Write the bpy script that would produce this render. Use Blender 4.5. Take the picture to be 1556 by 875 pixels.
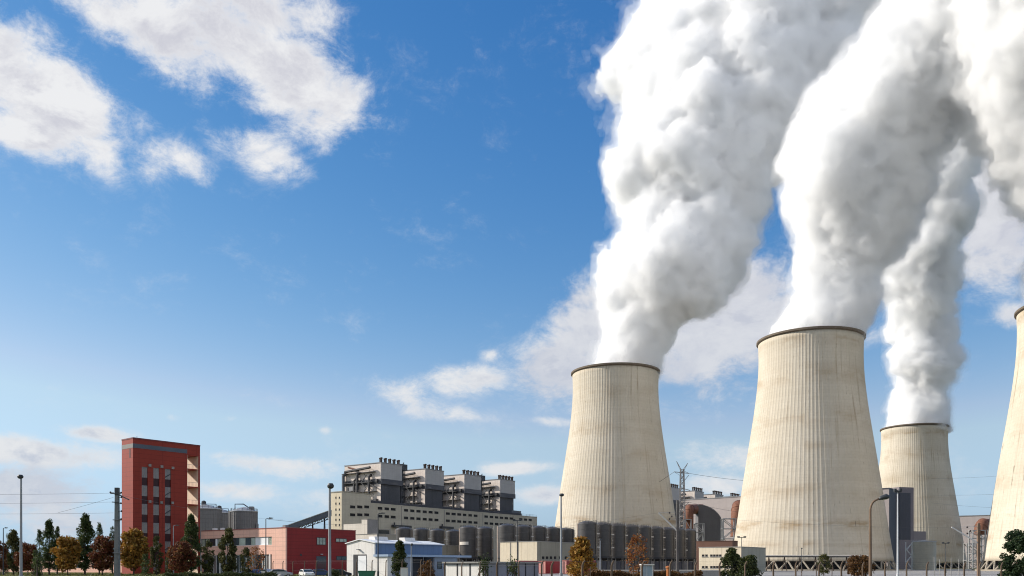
import bpy, bmesh, math, random
import numpy as np
from mathutils import Vector, Matrix

for o in list(bpy.data.objects):
    bpy.data.objects.remove(o)
SC = bpy.context.scene
COL = SC.collection
R = math.radians

# ------------------------------------------------------------------ camera
F = 1300.0          # focal length in photo pixels
H = 860.0           # horizon row of the photo
EYE = 2.0           # eye height in metres
cam_d = bpy.data.cameras.new('camera')
cam = bpy.data.objects.new('camera', cam_d)
COL.objects.link(cam)
cam.location = (0, 0, EYE)
cam.rotation_euler = (R(90), 0, 0)
cam_d.sensor_width = 36.0
cam_d.lens = 36.0 * F / 1556.0
cam_d.shift_y = (H - 437.5) / 1556.0
cam_d.clip_start = 0.1
cam_d.clip_end = 20000
SC.camera = cam

# ------------------------------------------------------------------ render, exposure
SUN_AZ, SUN_EL = -79.0, 28.0       # degrees; azimuth from +Y, clockwise
SKY_STRENGTH = 0.10
SUN_STRENGTH = 3.9
EXPO = 0.50
SC.view_settings.view_transform = 'Standard'
SC.view_settings.look = 'None'
SC.view_settings.exposure = EXPO
SC.view_settings.gamma = 1.0
SC.render.engine = 'CYCLES'
cy = SC.cycles
cy.max_bounces = 72
cy.diffuse_bounces = 4
cy.glossy_bounces = 3
cy.transmission_bounces = 4
cy.volume_bounces = 64
cy.transparent_max_bounces = 12
cy.use_denoising = True
cy.denoiser = 'OPENIMAGEDENOISE'
cy.use_adaptive_sampling = True
cy.adaptive_threshold = 0.02
cy.sample_clamp_indirect = 10
cy.pixel_filter_type = 'BLACKMAN_HARRIS'
cy.filter_width = 1.05

# ------------------------------------------------------------------ sun
sun_d = bpy.data.lights.new('sun', 'SUN')
sun_d.energy = SUN_STRENGTH
sun_d.angle = R(0.53)
sun_d.color = (1.0, 0.925, 0.82)
sun = bpy.data.objects.new('sun', sun_d)
COL.objects.link(sun)
a, e = R(SUN_AZ), R(SUN_EL)
SUN_DIR = Vector((math.sin(a) * math.cos(e), math.cos(a) * math.cos(e), math.sin(e)))
sun.rotation_euler = SUN_DIR.to_track_quat('Z', 'Y').to_euler()
sun.location = SUN_DIR * 500

# ------------------------------------------------------------------ node helpers
class NT:
    """small helper that writes node graphs"""
    def __init__(s, tree):
        s.t = tree; s.n = tree.nodes; s.l = tree.links
    def link(s, v, sock):
        if hasattr(v, 'is_output'):
            s.l.new(v, sock)
        elif v is not None:
            if hasattr(sock, 'default_value'):
                try:
                    sock.default_value = v
                except Exception:
                    sock.default_value = tuple(v) + (1.0,)
    def math(s, op, a, b=None, c=None, clamp=False):
        m = s.n.new('ShaderNodeMath'); m.operation = op; m.use_clamp = clamp
        s.link(a, m.inputs[0])
        if b is not None: s.link(b, m.inputs[1])
        if c is not None: s.link(c, m.inputs[2])
        return m.outputs[0]
    def noise(s, vec, scale, detail=4, rough=0.55, lac=2.0, dist=0.0):
        m = s.n.new('ShaderNodeTexNoise')
        if vec is not None: s.l.new(vec, m.inputs['Vector'])
        m.inputs['Scale'].default_value = scale; m.inputs['Detail'].default_value = detail
        m.inputs['Roughness'].default_value = rough; m.inputs['Lacunarity'].default_value = lac
        m.inputs['Distortion'].default_value = dist
        return m.outputs[0]
    def voro(s, vec, scale, feature='F1', out=0):
        m = s.n.new('ShaderNodeTexVoronoi'); m.feature = feature
        s.l.new(vec, m.inputs['Vector']); m.inputs['Scale'].default_value = scale
        return m.outputs[out]
    def smooth(s, v, lo, hi, a=0.0, b=1.0):
        m = s.n.new('ShaderNodeMapRange'); m.interpolation_type = 'SMOOTHSTEP'
        s.link(v, m.inputs[0]); s.link(lo, m.inputs[1]); s.link(hi, m.inputs[2])
        m.inputs[3].default_value = a; m.inputs[4].default_value = b
        return m.outputs[0]
    def mix(s, f, a, b, mode='MIX'):
        m = s.n.new('ShaderNodeMix'); m.data_type = 'RGBA'; m.blend_type = mode
        s.link(f, m.inputs[0])
        for v, i in ((a, 6), (b, 7)):
            if hasattr(v, 'is_output'): s.l.new(v, m.inputs[i])
            else: m.inputs[i].default_value = tuple(v[:3]) + (1.0,)
        return m.outputs[2]
    def scale(s, vec, sx, sy, sz):
        m = s.n.new('ShaderNodeVectorMath'); m.operation = 'MULTIPLY'
        s.l.new(vec, m.inputs[0]); m.inputs[1].default_value = (sx, sy, sz)
        return m.outputs[0]
    def sep(s, vec):
        m = s.n.new('ShaderNodeSeparateXYZ'); s.l.new(vec, m.inputs[0]); return m.outputs
    def comb(s, x, y, z):
        m = s.n.new('ShaderNodeCombineXYZ')
        for v, i in ((x, 0), (y, 1), (z, 2)): s.link(v, m.inputs[i])
        return m.outputs[0]

# ------------------------------------------------------------------ world: sky with clouds
W = bpy.data.worlds.new('World')
SC.world = W
W.use_nodes = True
w = NT(W.node_tree)
w.n.clear()
sky = w.n.new('ShaderNodeTexSky')
sky.sky_type = 'NISHITA'
sky.sun_disc = False
sky.sun_elevation = R(SUN_EL)
sky.sun_rotation = R(SUN_AZ)
sky.air_density = 1.0
sky.dust_density = 0.15
sky.ozone_density = 2.2
hs = w.n.new('ShaderNodeHueSaturation')
hs.inputs['Saturation'].default_value = 1.22
hs.inputs['Hue'].default_value = 0.497
w.l.new(sky.outputs[0], hs.inputs['Color'])
# contrast of the clear sky as the polarised photograph shows it: a power per channel
K = SKY_STRENGTH*2**EXPO
sc_ = w.n.new('ShaderNodeSeparateColor'); w.l.new(hs.outputs[0], sc_.inputs[0])
cc_ = w.n.new('ShaderNodeCombineColor')
chan = []
for i_, (c_, g_) in enumerate(((3.2, 1.6), (1.11, 1.1), (.89, .70))):
    v_ = w.math('POWER', w.math('MULTIPLY', sc_.outputs[i_], K), g_)
    chan.append(w.math('MULTIPLY', v_, c_/K))
chan[1] = w.math('MINIMUM', chan[1], w.math('MULTIPLY', chan[2], .80))
chan[0] = w.math('MINIMUM', chan[0], w.math('MULTIPLY', chan[1], .72))
for i_ in range(3): w.l.new(chan[i_], cc_.inputs[i_])
sky_col = cc_.outputs[0]
tc = w.n.new('ShaderNodeTexCoord')
d = tc.outputs['Generated']
dx, dy, dz = w.sep(d)
az = w.math('ARCTAN2', dx, dy)                 # azimuth from +Y
el = w.math('ARCSINE', dz)                     # elevation
# clouds bank up in patches of the sky: (azimuth, elevation, half widths, tilt) in degrees
def azel(px, py):
    x, y = (px - 778) / F, (H - py) / F
    return math.atan2(x, 1.0), math.atan2(y, math.hypot(x, 1.0))
CLOUDS = [  # photo px, py, rx, ry, tilt(deg), weight
 (150,10,100,50,20,1.2),(250,50,130,75,12,1.4),(350,60,110,80,10,1.4),(450,125,115,82,15,1.6),(500,150,66,66,20,1.3),(400,15,110,60,0,1.3),
 (405,232,66,40,15,.98),(450,250,40,22,25,.7),
 (10,90,80,95,20,1.4),(80,145,100,80,25,1.5),(60,200,90,45,10,1.1),(140,215,60,50,30,1.0),(165,262,26,26,0,.6),
 (240,235,50,34,20,.62),(290,250,50,36,35,.70),(225,255,40,30,0,.55),(330,215,50,30,30,.5),(465,10,18,34,60,.55),(200,170,90,30,35,.4),
 (690,580,95,24,-5,.92),(615,600,70,30,15,.8),(655,626,80,17,5,.8),(745,540,22,12,0,.55),
 (900,490,65,75,-20,1.25),(860,560,80,55,-10,1.25),(960,540,90,80,0,1.3),(1060,530,130,90,0,1.4),(1120,470,110,90,0,1.4),(1010,470,110,90,0,1.2),
 (840,640,36,9,5,.75),(1040,590,90,30,0,.7),
 (60,690,130,26,3,1.25),(40,745,140,42,0,1.25),(150,659,60,13,3,1.1),(420,708,100,20,5,1.15),(345,637,22,9,-10,.65),(495,653,13,8,-10,.55),(265,635,16,10,0,.5),
 (110,790,170,34,0,1.0),(360,745,90,18,0,.8),(520,760,90,30,0,.6),
 (780,712,62,11,-3,1.0),(835,752,50,16,0,1.0),(1060,690,80,28,5,.85),(1130,695,55,28,0,1.0),(1080,735,90,22,0,.95),
 (1520,330,95,110,0,1.4),(1480,240,60,80,0,1.2),(1540,480,50,24,0,.8),(1480,420,60,40,0,.5),(1540,760,40,12,0,.5),(1380,560,20,12,0,.4),
 (1170,90,120,110,0,1.5),(1190,220,60,60,0,.55),(1300,420,100,110,0,1.0),
]
GREY = {(900,490),(860,560),(960,540),(1060,530),(1120,470),(1010,470),(1520,330),(1480,240),(1540,480),(1480,420),(1170,90),(1190,220),(1300,420),(40,745),(110,790)}
acc = None; gacc = None
for (px, py, rx, ry, tilt, wt) in CLOUDS:
    a0, e0 = azel(px, py)
    a1, _ = azel(px + rx, py); _, e1 = azel(px, py - ry)
    ra, re = abs(a1 - a0), abs(e1 - e0)
    c, s_ = math.cos(R(tilt)), math.sin(R(tilt))
    da = w.math('SUBTRACT', az, a0); de = w.math('SUBTRACT', e0, el)   # de grows toward the ground
    u = w.math('MULTIPLY_ADD', da, c / ra, w.math('MULTIPLY', de, s_ / ra))
    v = w.math('MULTIPLY_ADD', da, -s_ / re, w.math('MULTIPLY', de, c / re))
    q = w.math('MULTIPLY_ADD', u, u, w.math('MULTIPLY', v, v))
    g = w.math('MULTIPLY', w.math('EXPONENT', w.math('MULTIPLY', q, -0.9)), wt)
    acc = g if acc is None else w.math('SMOOTH_MAX', acc, g, 0.25)
    if (px, py) in GREY: gacc = g if gacc is None else w.math('MAXIMUM', gacc, g)
sk = w.comb(az, w.math('MULTIPLY', el, 1.25), dz)
n1 = w.noise(sk, 7.0, 11, 0.64, 2.1, 0.3)
n2 = w.noise(sk, 22.0, 9, 0.70, 2.2, 0.35)
# unseen white cloud overhead and behind the camera, added as fill light
back = w.math('MULTIPLY', w.smooth(dy, 0.25, -0.35), 0.78)
acc = w.math('MAXIMUM', acc, back)
dens = w.math('ADD', acc, w.math('MULTIPLY', w.smooth(acc, 0.0, 0.7, .45, 1.0), w.math('ADD', w.math('MULTIPLY_ADD', n1, 2.3, -1.15), w.math('MULTIPLY_ADD', n2, 1.5, -0.75))))
cover = w.math('POWER', w.smooth(dens, 0.22, 1.10), 1.15)
skl = w.n.new('ShaderNodeVectorMath'); skl.operation = 'ADD'
w.l.new(sk, skl.inputs[0]); skl.inputs[1].default_value = (-0.035, 0.020, 0.01)
n1b = w.noise(skl.outputs[0], 7.0, 7, 0.64, 2.1, 0.3)
lit = w.smooth(w.math('SUBTRACT', n1, n1b), -0.09, 0.11)
shade = w.math('MULTIPLY', w.smooth(dens, 0.65, 1.4), w.math('SUBTRACT', 1.0, lit))
gs = w.math('MULTIPLY', w.smooth(gacc, .25, .8), .8)
shade = w.math('MAXIMUM', shade, w.math('MULTIPLY', gs, w.math('MULTIPLY_ADD', lit, -.45, 1.0)))
low = w.smooth(el, R(26), R(4))
ck = 0.1464/K
grey = w.mix(low, tuple(ck*v for v in (4.35, 4.35, 4.75)), tuple(ck*v for v in (3.55, 3.9, 4.6)))
white = w.mix(low, tuple(ck*v for v in (6.0, 6.0, 6.05)), tuple(ck*v for v in (5.3, 5.4, 5.55)))
ccol = w.mix(shade, white, grey)
final = w.mix(w.math('MULTIPLY', cover, 0.96), sky_col, ccol)
bg = w.n.new('ShaderNodeBackground')
w.l.new(final, bg.inputs['Color'])
bg.inputs['Strength'].default_value = SKY_STRENGTH
wo = w.n.new('ShaderNodeOutputWorld')
w.l.new(bg.outputs[0], wo.inputs['Surface'])
W.cycles.sampling_method = 'MANUAL'
W.cycles.sample_map_resolution = 512

# ------------------------------------------------------------------ scene helpers
def tag(o, label=None, cat=None, group=None, kind=None):
    if label: o['label'] = label
    if cat: o['category'] = cat
    if group: o['group'] = group
    if kind: o['kind'] = kind
    return o
def empty(name, loc=(0, 0, 0), rz=0.0, label=None, cat=None, group=None):
    o = bpy.data.objects.new(name, None)
    o.empty_display_size = 0.5
    o.location = loc; o.rotation_euler = (0, 0, rz)
    COL.objects.link(o)
    return tag(o, label, cat, group)
def copy_tree(o, parent=None):
    c = o.copy(); COL.objects.link(c)
    if parent: c.parent = parent
    for ch in o.children: copy_tree(ch, c)
    return c
def PX(px, Y):
    return (px - 778.0) / F * Y
def PZ(py, Y):
    return EYE + (H - py) / F * Y

class MB:
    """collects boxes, tubes, prisms and lathes into one mesh"""
    def __init__(s): s.v = []; s.f = []; s.m = []; s.cur = 0
    def add(s, vs, fs):
        b = len(s.v); s.v += [tuple(p) for p in vs]
        for f in fs: s.f.append([b + i for i in f]); s.m.append(s.cur)
        return s
    def box(s, x0, x1, y0, y1, z0, z1):
        return s.add([(x0,y0,z0),(x1,y0,z0),(x1,y1,z0),(x0,y1,z0),(x0,y0,z1),(x1,y0,z1),(x1,y1,z1),(x0,y1,z1)],
              [(3,2,1,0),(4,5,6,7),(0,1,5,4),(1,2,6,5),(2,3,7,6),(3,0,4,7)])
    def prism(s, poly, z0, z1):
        n = len(poly)
        ar = sum(poly[i][0]*poly[(i+1)%n][1]-poly[(i+1)%n][0]*poly[i][1] for i in range(n))
        if ar < 0: poly = poly[::-1]
        s.add([(p[0],p[1],z0) for p in poly]+[(p[0],p[1],z1) for p in poly],
              [tuple(range(n-1,-1,-1)), tuple(range(n,2*n))]+[(i,(i+1)%n,n+(i+1)%n,n+i) for i in range(n)])
        return s
    def extr(s, poly, axis, a0, a1):
        """polygon in the plane across an axis, pushed from a0 to a1"""
        n = len(poly)
        def P(p, a): return (a,p[0],p[1]) if axis == 'x' else (p[0],a,p[1])
        s.add([P(p,a0) for p in poly]+[P(p,a1) for p in poly],
              [tuple(range(n-1,-1,-1)), tuple(range(n,2*n))]+[(i,(i+1)%n,n+(i+1)%n,n+i) for i in range(n)])
        return s
    def tube(s, pts, r, n=6, caps=True):
        pts = [Vector(p) for p in pts]
        rs = r if isinstance(r, (list, tuple)) else [r]*len(pts)
        b = len(s.v); vs = []; fs = []
        T0 = (pts[1]-pts[0]).normalized()
        up = Vector((0,0,1)) if abs(T0.z) < .9 else Vector((1,0,0))
        U = T0.cross(up).normalized()
        for i, p in enumerate(pts):
            if i == 0: T = T0
            elif i == len(pts)-1: T = (pts[i]-pts[i-1]).normalized()
            else: T = ((pts[i]-pts[i-1]).normalized()+(pts[i+1]-pts[i]).normalized()).normalized()
            U = (U - T*U.dot(T)).normalized(); V = T.cross(U)
            for k in range(n):
                a = 2*math.pi*(k+.5)/n
                vs.append(p + (U*math.cos(a)+V*math.sin(a))*rs[i])
        for i in range(len(pts)-1):
            for k in range(n):
                k2 = (k+1) % n
                fs.append((i*n+k, i*n+k2, (i+1)*n+k2, (i+1)*n+k))
        if caps:
            fs.append(tuple(range(n-1,-1,-1))); fs.append(tuple(range((len(pts)-1)*n, len(pts)*n)))
        return s.add(vs, fs)
    def bar(s, a, b, wd=.2, hd=None):
        """square bar between two points"""
        return s.tube([a, b], wd*.7071, 4)
    def lathe(s, prof, n=24, cx=0, cy=0, cap0=True, cap1=True):
        vs = []; fs = []
        for (r, z) in prof:
            for k in range(n):
                a = 2*math.pi*k/n
                vs.append((cx+r*math.cos(a), cy+r*math.sin(a), z))
        for i in range(len(prof)-1):
            for k in range(n):
                k2 = (k+1) % n
                fs.append((i*n+k, i*n+k2, (i+1)*n+k2, (i+1)*n+k))
        if cap0: fs.append(tuple(range(n-1,-1,-1)))
        if cap1: fs.append(tuple(range((len(prof)-1)*n, len(prof)*n)))
        return s.add(vs, fs)
    def build(s, name, mat, parent=None, smooth=False, bevel=0.0, autosmooth=None):
        me = bpy.data.meshes.new(name)
        me.from_pydata(s.v, [], s.f)
        mats = mat if isinstance(mat, (list, tuple)) else [mat]
        for m in mats: me.materials.append(m)
        if len(mats) > 1: me.polygons.foreach_set('material_index', s.m)
        me.validate(); me.update()
        if smooth: me.polygons.foreach_set('use_smooth', [True]*len(me.polygons))
        o = bpy.data.objects.new(name, me)
        COL.objects.link(o)
        if smooth and autosmooth:
            try: me.set_sharp_from_angle(angle=R(autosmooth))
            except Exception: pass
        if bevel:
            b = o.modifiers.new('bevel', 'BEVEL'); b.width = bevel; b.segments = 1; b.limit_method = 'ANGLE'
        if parent: o.parent = parent
        return o

# ------------------------------------------------------------------ materials
MATS = {}
def mat(name, col, rough=0.75, metal=0.0, spec=0.4, var=0.12, vscale=0.6, streak=0.0, grime=(0.25,0.2,0.15), panel=None, bump=0.0, zaxis=True, dirt=0.0):
    """weathered surface: base colour broken up by large and small noise, optional rain streaks and panel joints"""
    if name in MATS: return MATS[name]
    m = bpy.data.materials.new(name); MATS[name] = m
    m.use_nodes = True
    t = NT(m.node_tree)
    bs = t.n['Principled BSDF']
    tcn = t.n.new('ShaderNodeTexCoord')
    P = tcn.outputs['Object']
    n = t.noise(P, vscale*.25, 5, .6)
    n2 = t.noise(P, vscale*4, 4, .6)
    f = t.math('ADD', t.math('MULTIPLY', n, .65), t.math('MULTIPLY', n2, .35))
    f = t.smooth(f, .3, .7)
    dk = tuple(c*(1-var) for c in col); lt = tuple(min(1, c*(1+var)) for c in col)
    c = t.mix(f, dk, lt)
    if streak:
        st = t.noise(t.scale(P, 1.0, 1.0, 0.05), vscale*2.2, 4, .65)
        c = t.mix(t.math('MULTIPLY', t.smooth(st, .5, .75), streak), c, tuple(a*b for a, b in zip(col, grime)))
    if dirt:
        dn = t.noise(P, vscale*1.3, 6, .7)
        c = t.mix(t.math('MULTIPLY', t.smooth(dn, .52, .72), dirt), c, grime)
    if panel:
        pw, ph, depth = panel
        x, y, z = t.sep(P)
        def joint(v, p):
            fr = t.math('FRACT', t.math('DIVIDE', v, p))
            return t.math('LESS_THAN', t.math('ABSOLUTE', t.math('SUBTRACT', fr, .5)), .5*0.06/p*1.6)
        j = None
        if pw:
            j = t.math('MAXIMUM', joint(x, pw), joint(y, pw))
        if ph:
            jz = joint(z, ph); j = jz if j is None else t.math('MAXIMUM', j, jz)
        c = t.mix(t.math('MULTIPLY', j, depth), c, tuple(a*.35 for a in col))
        # each panel a touch different
        ce = t.comb(t.math('FLOOR', t.math('DIVIDE', x, pw or 4)), t.math('FLOOR', t.math('DIVIDE', y, pw or 4)), t.math('FLOOR', t.math('DIVIDE', z, ph or 3)))
        wn = t.n.new('ShaderNodeTexWhiteNoise'); t.l.new(ce, wn.inputs['Vector'])
        c = t.mix(t.math('MULTIPLY', wn.outputs[0], .14), c, tuple(a*.55 for a in col))
    t.l.new(c, bs.inputs['Base Color'])
    bs.inputs['Roughness'].default_value = rough
    bs.inputs['Metallic'].default_value = metal
    bs.inputs['Specular IOR Level'].default_value = spec
    if bump:
        b = t.n.new('ShaderNodeBump'); b.inputs['Strength'].default_value = .5; b.inputs['Distance'].default_value = bump
        t.l.new(n2, b.inputs['Height']); t.l.new(b.outputs[0], bs.inputs['Normal'])
    return m

def ground_z(x, y): return 0.0

# ------------------------------------------------------------------ ground
def ground_mat():
    m = bpy.data.materials.new('ground'); m.use_nodes = True
    t = NT(m.node_tree); bs = t.n['Principled BSDF']
    P = t.n.new('ShaderNodeTexCoord').outputs['Object']
    a = t.noise(P, .02, 6, .6); b = t.noise(P, .6, 5, .65); c = t.noise(P, 6, 3, .6)
    col = t.mix(t.smooth(a, .4, .6), (.10, .11, .045), (.14, .125, .06))
    col = t.mix(t.smooth(b, .35, .7), col, (.075, .085, .03))
    col = t.mix(t.math('MULTIPLY', t.smooth(c, .4, .7), .5), col, (.19, .17, .08))
    t.l.new(col, bs.inputs['Base Color']); bs.inputs['Roughness'].default_value = .95
    bs.inputs['Specular IOR Level'].default_value = .1
    return m
g = MB().box(-6000, 6000, -3000, 9000, -1.0, 0.0)
tag(g.build('ground', ground_mat()), kind='structure')

# ------------------------------------------------------------------ cooling towers
def concrete_tower_mat():
    m = bpy.data.materials.new('tower_concrete'); m.use_nodes = True
    t = NT(m.node_tree); bs = t.n['Principled BSDF']
    P = t.n.new('ShaderNodeTexCoord').outputs['Object']
    oi = t.n.new('ShaderNodeObjectInfo').outputs['Random']
    x, y, z = t.sep(P)
    ang = t.math('ARCTAN2', y, x)
    # unrolled coordinates: metres round the shell, height
    cyl = t.comb(t.math('MULTIPLY', ang, 30.0), t.math('MULTIPLY', oi, 90.0), z)
    big = t.noise(cyl, .035, 5, .6)
    base = t.mix(t.smooth(big, .3, .7), (.545, .488, .392), (.635, .575, .475))
    fine = t.noise(cyl, .9, 5, .65)
    base = t.mix(t.math('MULTIPLY', t.smooth(fine, .4, .75), .35), base, (.46, .40, .30))
    # pour lifts: faint rings, every lift a slightly different shade
    lift = t.math('FLOOR', t.math('DIVIDE', z, 1.5))
    wn = t.n.new('ShaderNodeTexWhiteNoise'); wn.noise_dimensions = '2D'
    t.l.new(t.comb(lift, oi, 0.0), wn.inputs['Vector'])
    base = t.mix(t.math('MULTIPLY', wn.outputs[0], .16), base, (.45, .385, .285))
    rf = t.math('FRACT', t.math('DIVIDE', z, 1.5))
    base = t.mix(t.math('MULTIPLY', t.math('LESS_THAN', rf, .05), .25), base, (.30, .25, .17))
    # rain and rust streaks running down
    st = t.noise(t.scale(cyl, 1, 1, .035), .55, 5, .65)
    stm = t.math('MULTIPLY', t.smooth(st, .54, .72), t.smooth(big, .35, .6))
    base = t.mix(t.math('MULTIPLY', stm, .75), base, (.29, .225, .145))
    # brown bands of stain
    bw = t.noise(t.scale(cyl, .35, 1, 1), .16, 4, .6)
    for (zc, hw, s) in ((22, 3.6, .85), (13, 2.6, .5), (72, 7, .35), (92, 6, .42), (38, 5.5, .4), (108, 4, .55), (58, 4, .3)):
        zz = t.math('ADD', z, t.math('MULTIPLY_ADD', oi, 9.0, -4.5))
        band = t.math('SUBTRACT', 1.0, t.math('DIVIDE', t.math('ABSOLUTE', t.math('SUBTRACT', zz, zc)), hw), clamp=True)
        bm = t.math('MULTIPLY', t.math('MULTIPLY', band, t.smooth(bw, .42, .66)), s)
        base = t.mix(bm, base, (.33, .225, .12))
    # short dark weeping spots
    sp = t.noise(t.scale(cyl, 1, 1, .16), 1.1, 2, .5)
    base = t.mix(t.math('MULTIPLY', t.smooth(sp, .66, .77), .7), base, (.17, .14, .10))
    t.l.new(base, bs.inputs['Base Color'])
    bs.inputs['Roughness'].default_value = .9; bs.inputs['Specular IOR Level'].default_value = .2
    b = t.n.new('ShaderNodeBump'); b.inputs['Strength'].default_value = .35; b.inputs['Distance'].default_value = .06
    t.l.new(fine, b.inputs['Height']); t.l.new(b.outputs[0], bs.inputs['Normal'])
    return m
M_TOWER = concrete_tower_mat()
M_RIM = mat('rim_concrete', (.15, .12, .09), .9, var=.25, vscale=.4, streak=.3)
M_TIN = mat('tower_inside', (.22, .2, .17), .9)
M_COLUMN = mat('column_concrete', (.33, .29, .23), .85, var=.15)
M_DARK = mat('dark_void', (.02, .02, .022), .9, var=.3)
PROF_Z = [4.2, 12, 25.4, 44, 63, 80, 90, 97, 104, 110.5]
PROF_R = [v*.95 for v in (39.3, 38.0, 35.9, 32.9, 29.9, 27.3, 25.9, 25.4, 25.3, 25.6)]
def tower_r(z):
    # smooth curve through the measured radii
    i = np.polyfit(PROF_Z, PROF_R, 4)
    return np.polyval(i, z)
NRIB, PER = 104, 8
def build_tower(loc, rz, label):
    root = empty('cooling_tower', loc, rz, label, 'cooling tower', 'cooling towers of the power plant')
    n = NRIB*PER
    zs = np.concatenate([np.linspace(4.2, 110.5, 54)])
    A = np.arange(n)/n*2*np.pi
    k = np.arange(n) % PER
    rib = np.where(k == 0, .095, np.where((k == 1) | (k == PER-1), .07, 0.0))
    vs = []
    for z in zs:
        rr = tower_r(z) + rib*(1.0 if 6 < z < 109 else .3)
        vs.append(np.stack([rr*np.cos(A), rr*np.sin(A), np.full(n, z)], 1))
    nz = len(zs)
    inner = []
    zin = np.linspace(110.5, 4.2, 14)
    for z in zin:
        rr = np.full(n, tower_r(z) - .8)
        inner.append(np.stack([rr*np.cos(A), rr*np.sin(A), np.full(n, z)], 1))
    V = np.concatenate(vs+inner)
    N = nz+len(zin)
    i = np.arange(n); i2 = (i+1) % n
    fs = []
    for r in range(N):
        r2 = (r+1) % N
        fs.append(np.stack([r*n+i, r*n+i2, r2*n+i2, r2*n+i], 1))
    Fq = np.concatenate(fs)
    me = bpy.data.meshes.new('shell'); me.from_pydata(V.tolist(), [], Fq.tolist()); me.update()
    me.materials.append(M_TOWER)
    me.polygons.foreach_set('use_smooth', [True]*len(me.polygons))
    o = bpy.data.objects.new('shell', me); COL.objects.link(o); o.parent = root
    rt = tower_r(110.5)
    rim = MB().lathe([(rt-.9,110.5),(rt+.3,110.5),(rt+.85,110.9),(rt+.85,111.8),(rt-.9,111.8),(rt-.9,110.503)], 128, cap0=False, cap1=False)
    rim.build('rim', M_RIM, root)
    # raking V columns under the shell
    nc = 36
    r0, r1 = 39.3, tower_r(4.2)-.4
    cm = None
    for j in range(nc):
        for s in (-1, 1):
            a0 = 2*math.pi*(j+.5)/nc; a1 = a0 + s*2*math.pi/nc*.5
            c = MB().tube([(r0*math.cos(a0), r0*math.sin(a0), -.1), (r1*math.cos(a1), r1*math.sin(a1), 4.4)], .42, 6)
            c.build('column', M_COLUMN, root)
    MB().lathe([(41.5,-.5),(41.5,.55),(40.6,.55),(40.6,-.5)], 96, cap0=False, cap1=False).build('basin_wall', M_COLUMN, root)
    MB().lathe([(34,.0),(34,4.0)], 64, cap0=False, cap1=True).build('fill_pack', M_DARK, root)
    return root
TOWERS = {}
t1 = build_tower((PX(935, 486), 486, 0), 0.3, 'ribbed cooling tower rising behind the long row of dark steel tanks')
TOWERS[1] = t1
def tower_copy(px, Y, rz, label):
    c = copy_tree(t1); c.location = (PX(px, Y), Y, 0); c.rotation_euler = (0, 0, rz); c['label'] = label
    return c
TOWERS[2] = tower_copy(1231, 416, 1.15, 'biggest complete cooling tower in view, brown stain bands, pipe bridge across its foot')
TOWERS[3] = tower_copy(1389, 681, 2.1, 'smallest and farthest cooling tower, behind the dark slab building')
TOWERS[4] = tower_copy(1646, 361, 3.3, 'cooling tower cut off by the right edge, raking columns showing beside a pine')

# ------------------------------------------------------------------ steam
def surface_nets(f, org, vx):
    """closed quad mesh round the voxels where f > 0"""
    s = f > 0
    nx, ny, nz = f.shape
    c = np.zeros((nx-1, ny-1, nz-1), np.uint8)
    for i in (0,1):
        for j in (0,1):
            for k in (0,1):
                c += s[i:nx-1+i, j:ny-1+j, k:nz-1+k]
    act = (c > 0) & (c < 8)
    idx = -np.ones(act.shape, np.int64)
    I, J, K = np.nonzero(act)
    idx[I, J, K] = np.arange(len(I))
    acc = np.zeros((len(I), 3)); cnt = np.zeros(len(I))
    corners = [(a,b,d) for a in (0,1) for b in (0,1) for d in (0,1)]
    for p in corners:
        for ax in range(3):
            if p[ax] == 1: continue
            q = list(p); q[ax] = 1
            fa = f[I+p[0], J+p[1], K+p[2]]; fb = f[I+q[0], J+q[1], K+q[2]]
            cr = (fa > 0) != (fb > 0)
            den = np.where(cr, fa-fb, 1.0)
            t = np.where(cr, fa/den, 0)
            P = np.array(p, float)[None, :].repeat(len(I), 0); P[:, ax] += t
            acc += np.where(cr[:, None], P, 0); cnt += cr
    V = acc/np.maximum(cnt, 1)[:, None] + np.stack([I, J, K], 1)
    V = V*vx + np.array(org)
    quads = []
    for ax in range(3):
        b, d = (ax+1) % 3, (ax+2) % 3
        sl0 = [slice(None)]*3; sl1 = [slice(None)]*3
        sl0[ax] = slice(0, -1); sl1[ax] = slice(1, None)
        a0 = s[tuple(sl0)]; a1 = s[tuple(sl1)]
        E = np.argwhere(a0 != a1)
        ok = (E[:, b] > 0) & (E[:, d] > 0) & (E[:, b] < f.shape[b]-1) & (E[:, d] < f.shape[d]-1)
        E = E[ok]
        flip = a0[E[:,0], E[:,1], E[:,2]]
        def cell(ob, od):
            q = E.copy(); q[:, b] += ob; q[:, d] += od
            return idx[q[:,0], q[:,1], q[:,2]]
        Q = np.stack([cell(-1,-1), cell(0,-1), cell(0,0), cell(-1,0)], 1)
        Q[~flip] = Q[~flip][:, ::-1]
        quads.append(Q)
    return V, np.concatenate(quads)

def value_noise(shape, cell, rng):
    """smooth random lattice noise in -1..1"""
    n = [int(math.ceil(d/cell))+3 for d in shape]
    L = rng.uniform(-1, 1, n)
    out = L
    for ax in range(3):
        x = np.arange(shape[ax])/cell
        i = x.astype(int); t = x-i; t = t*t*(3-2*t)
        sh = [1,1,1]; sh[ax] = -1; t = t.reshape(sh)
        out = np.take(out, i, ax)*(1-t)+np.take(out, i+1, ax)*t
    return out

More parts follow.
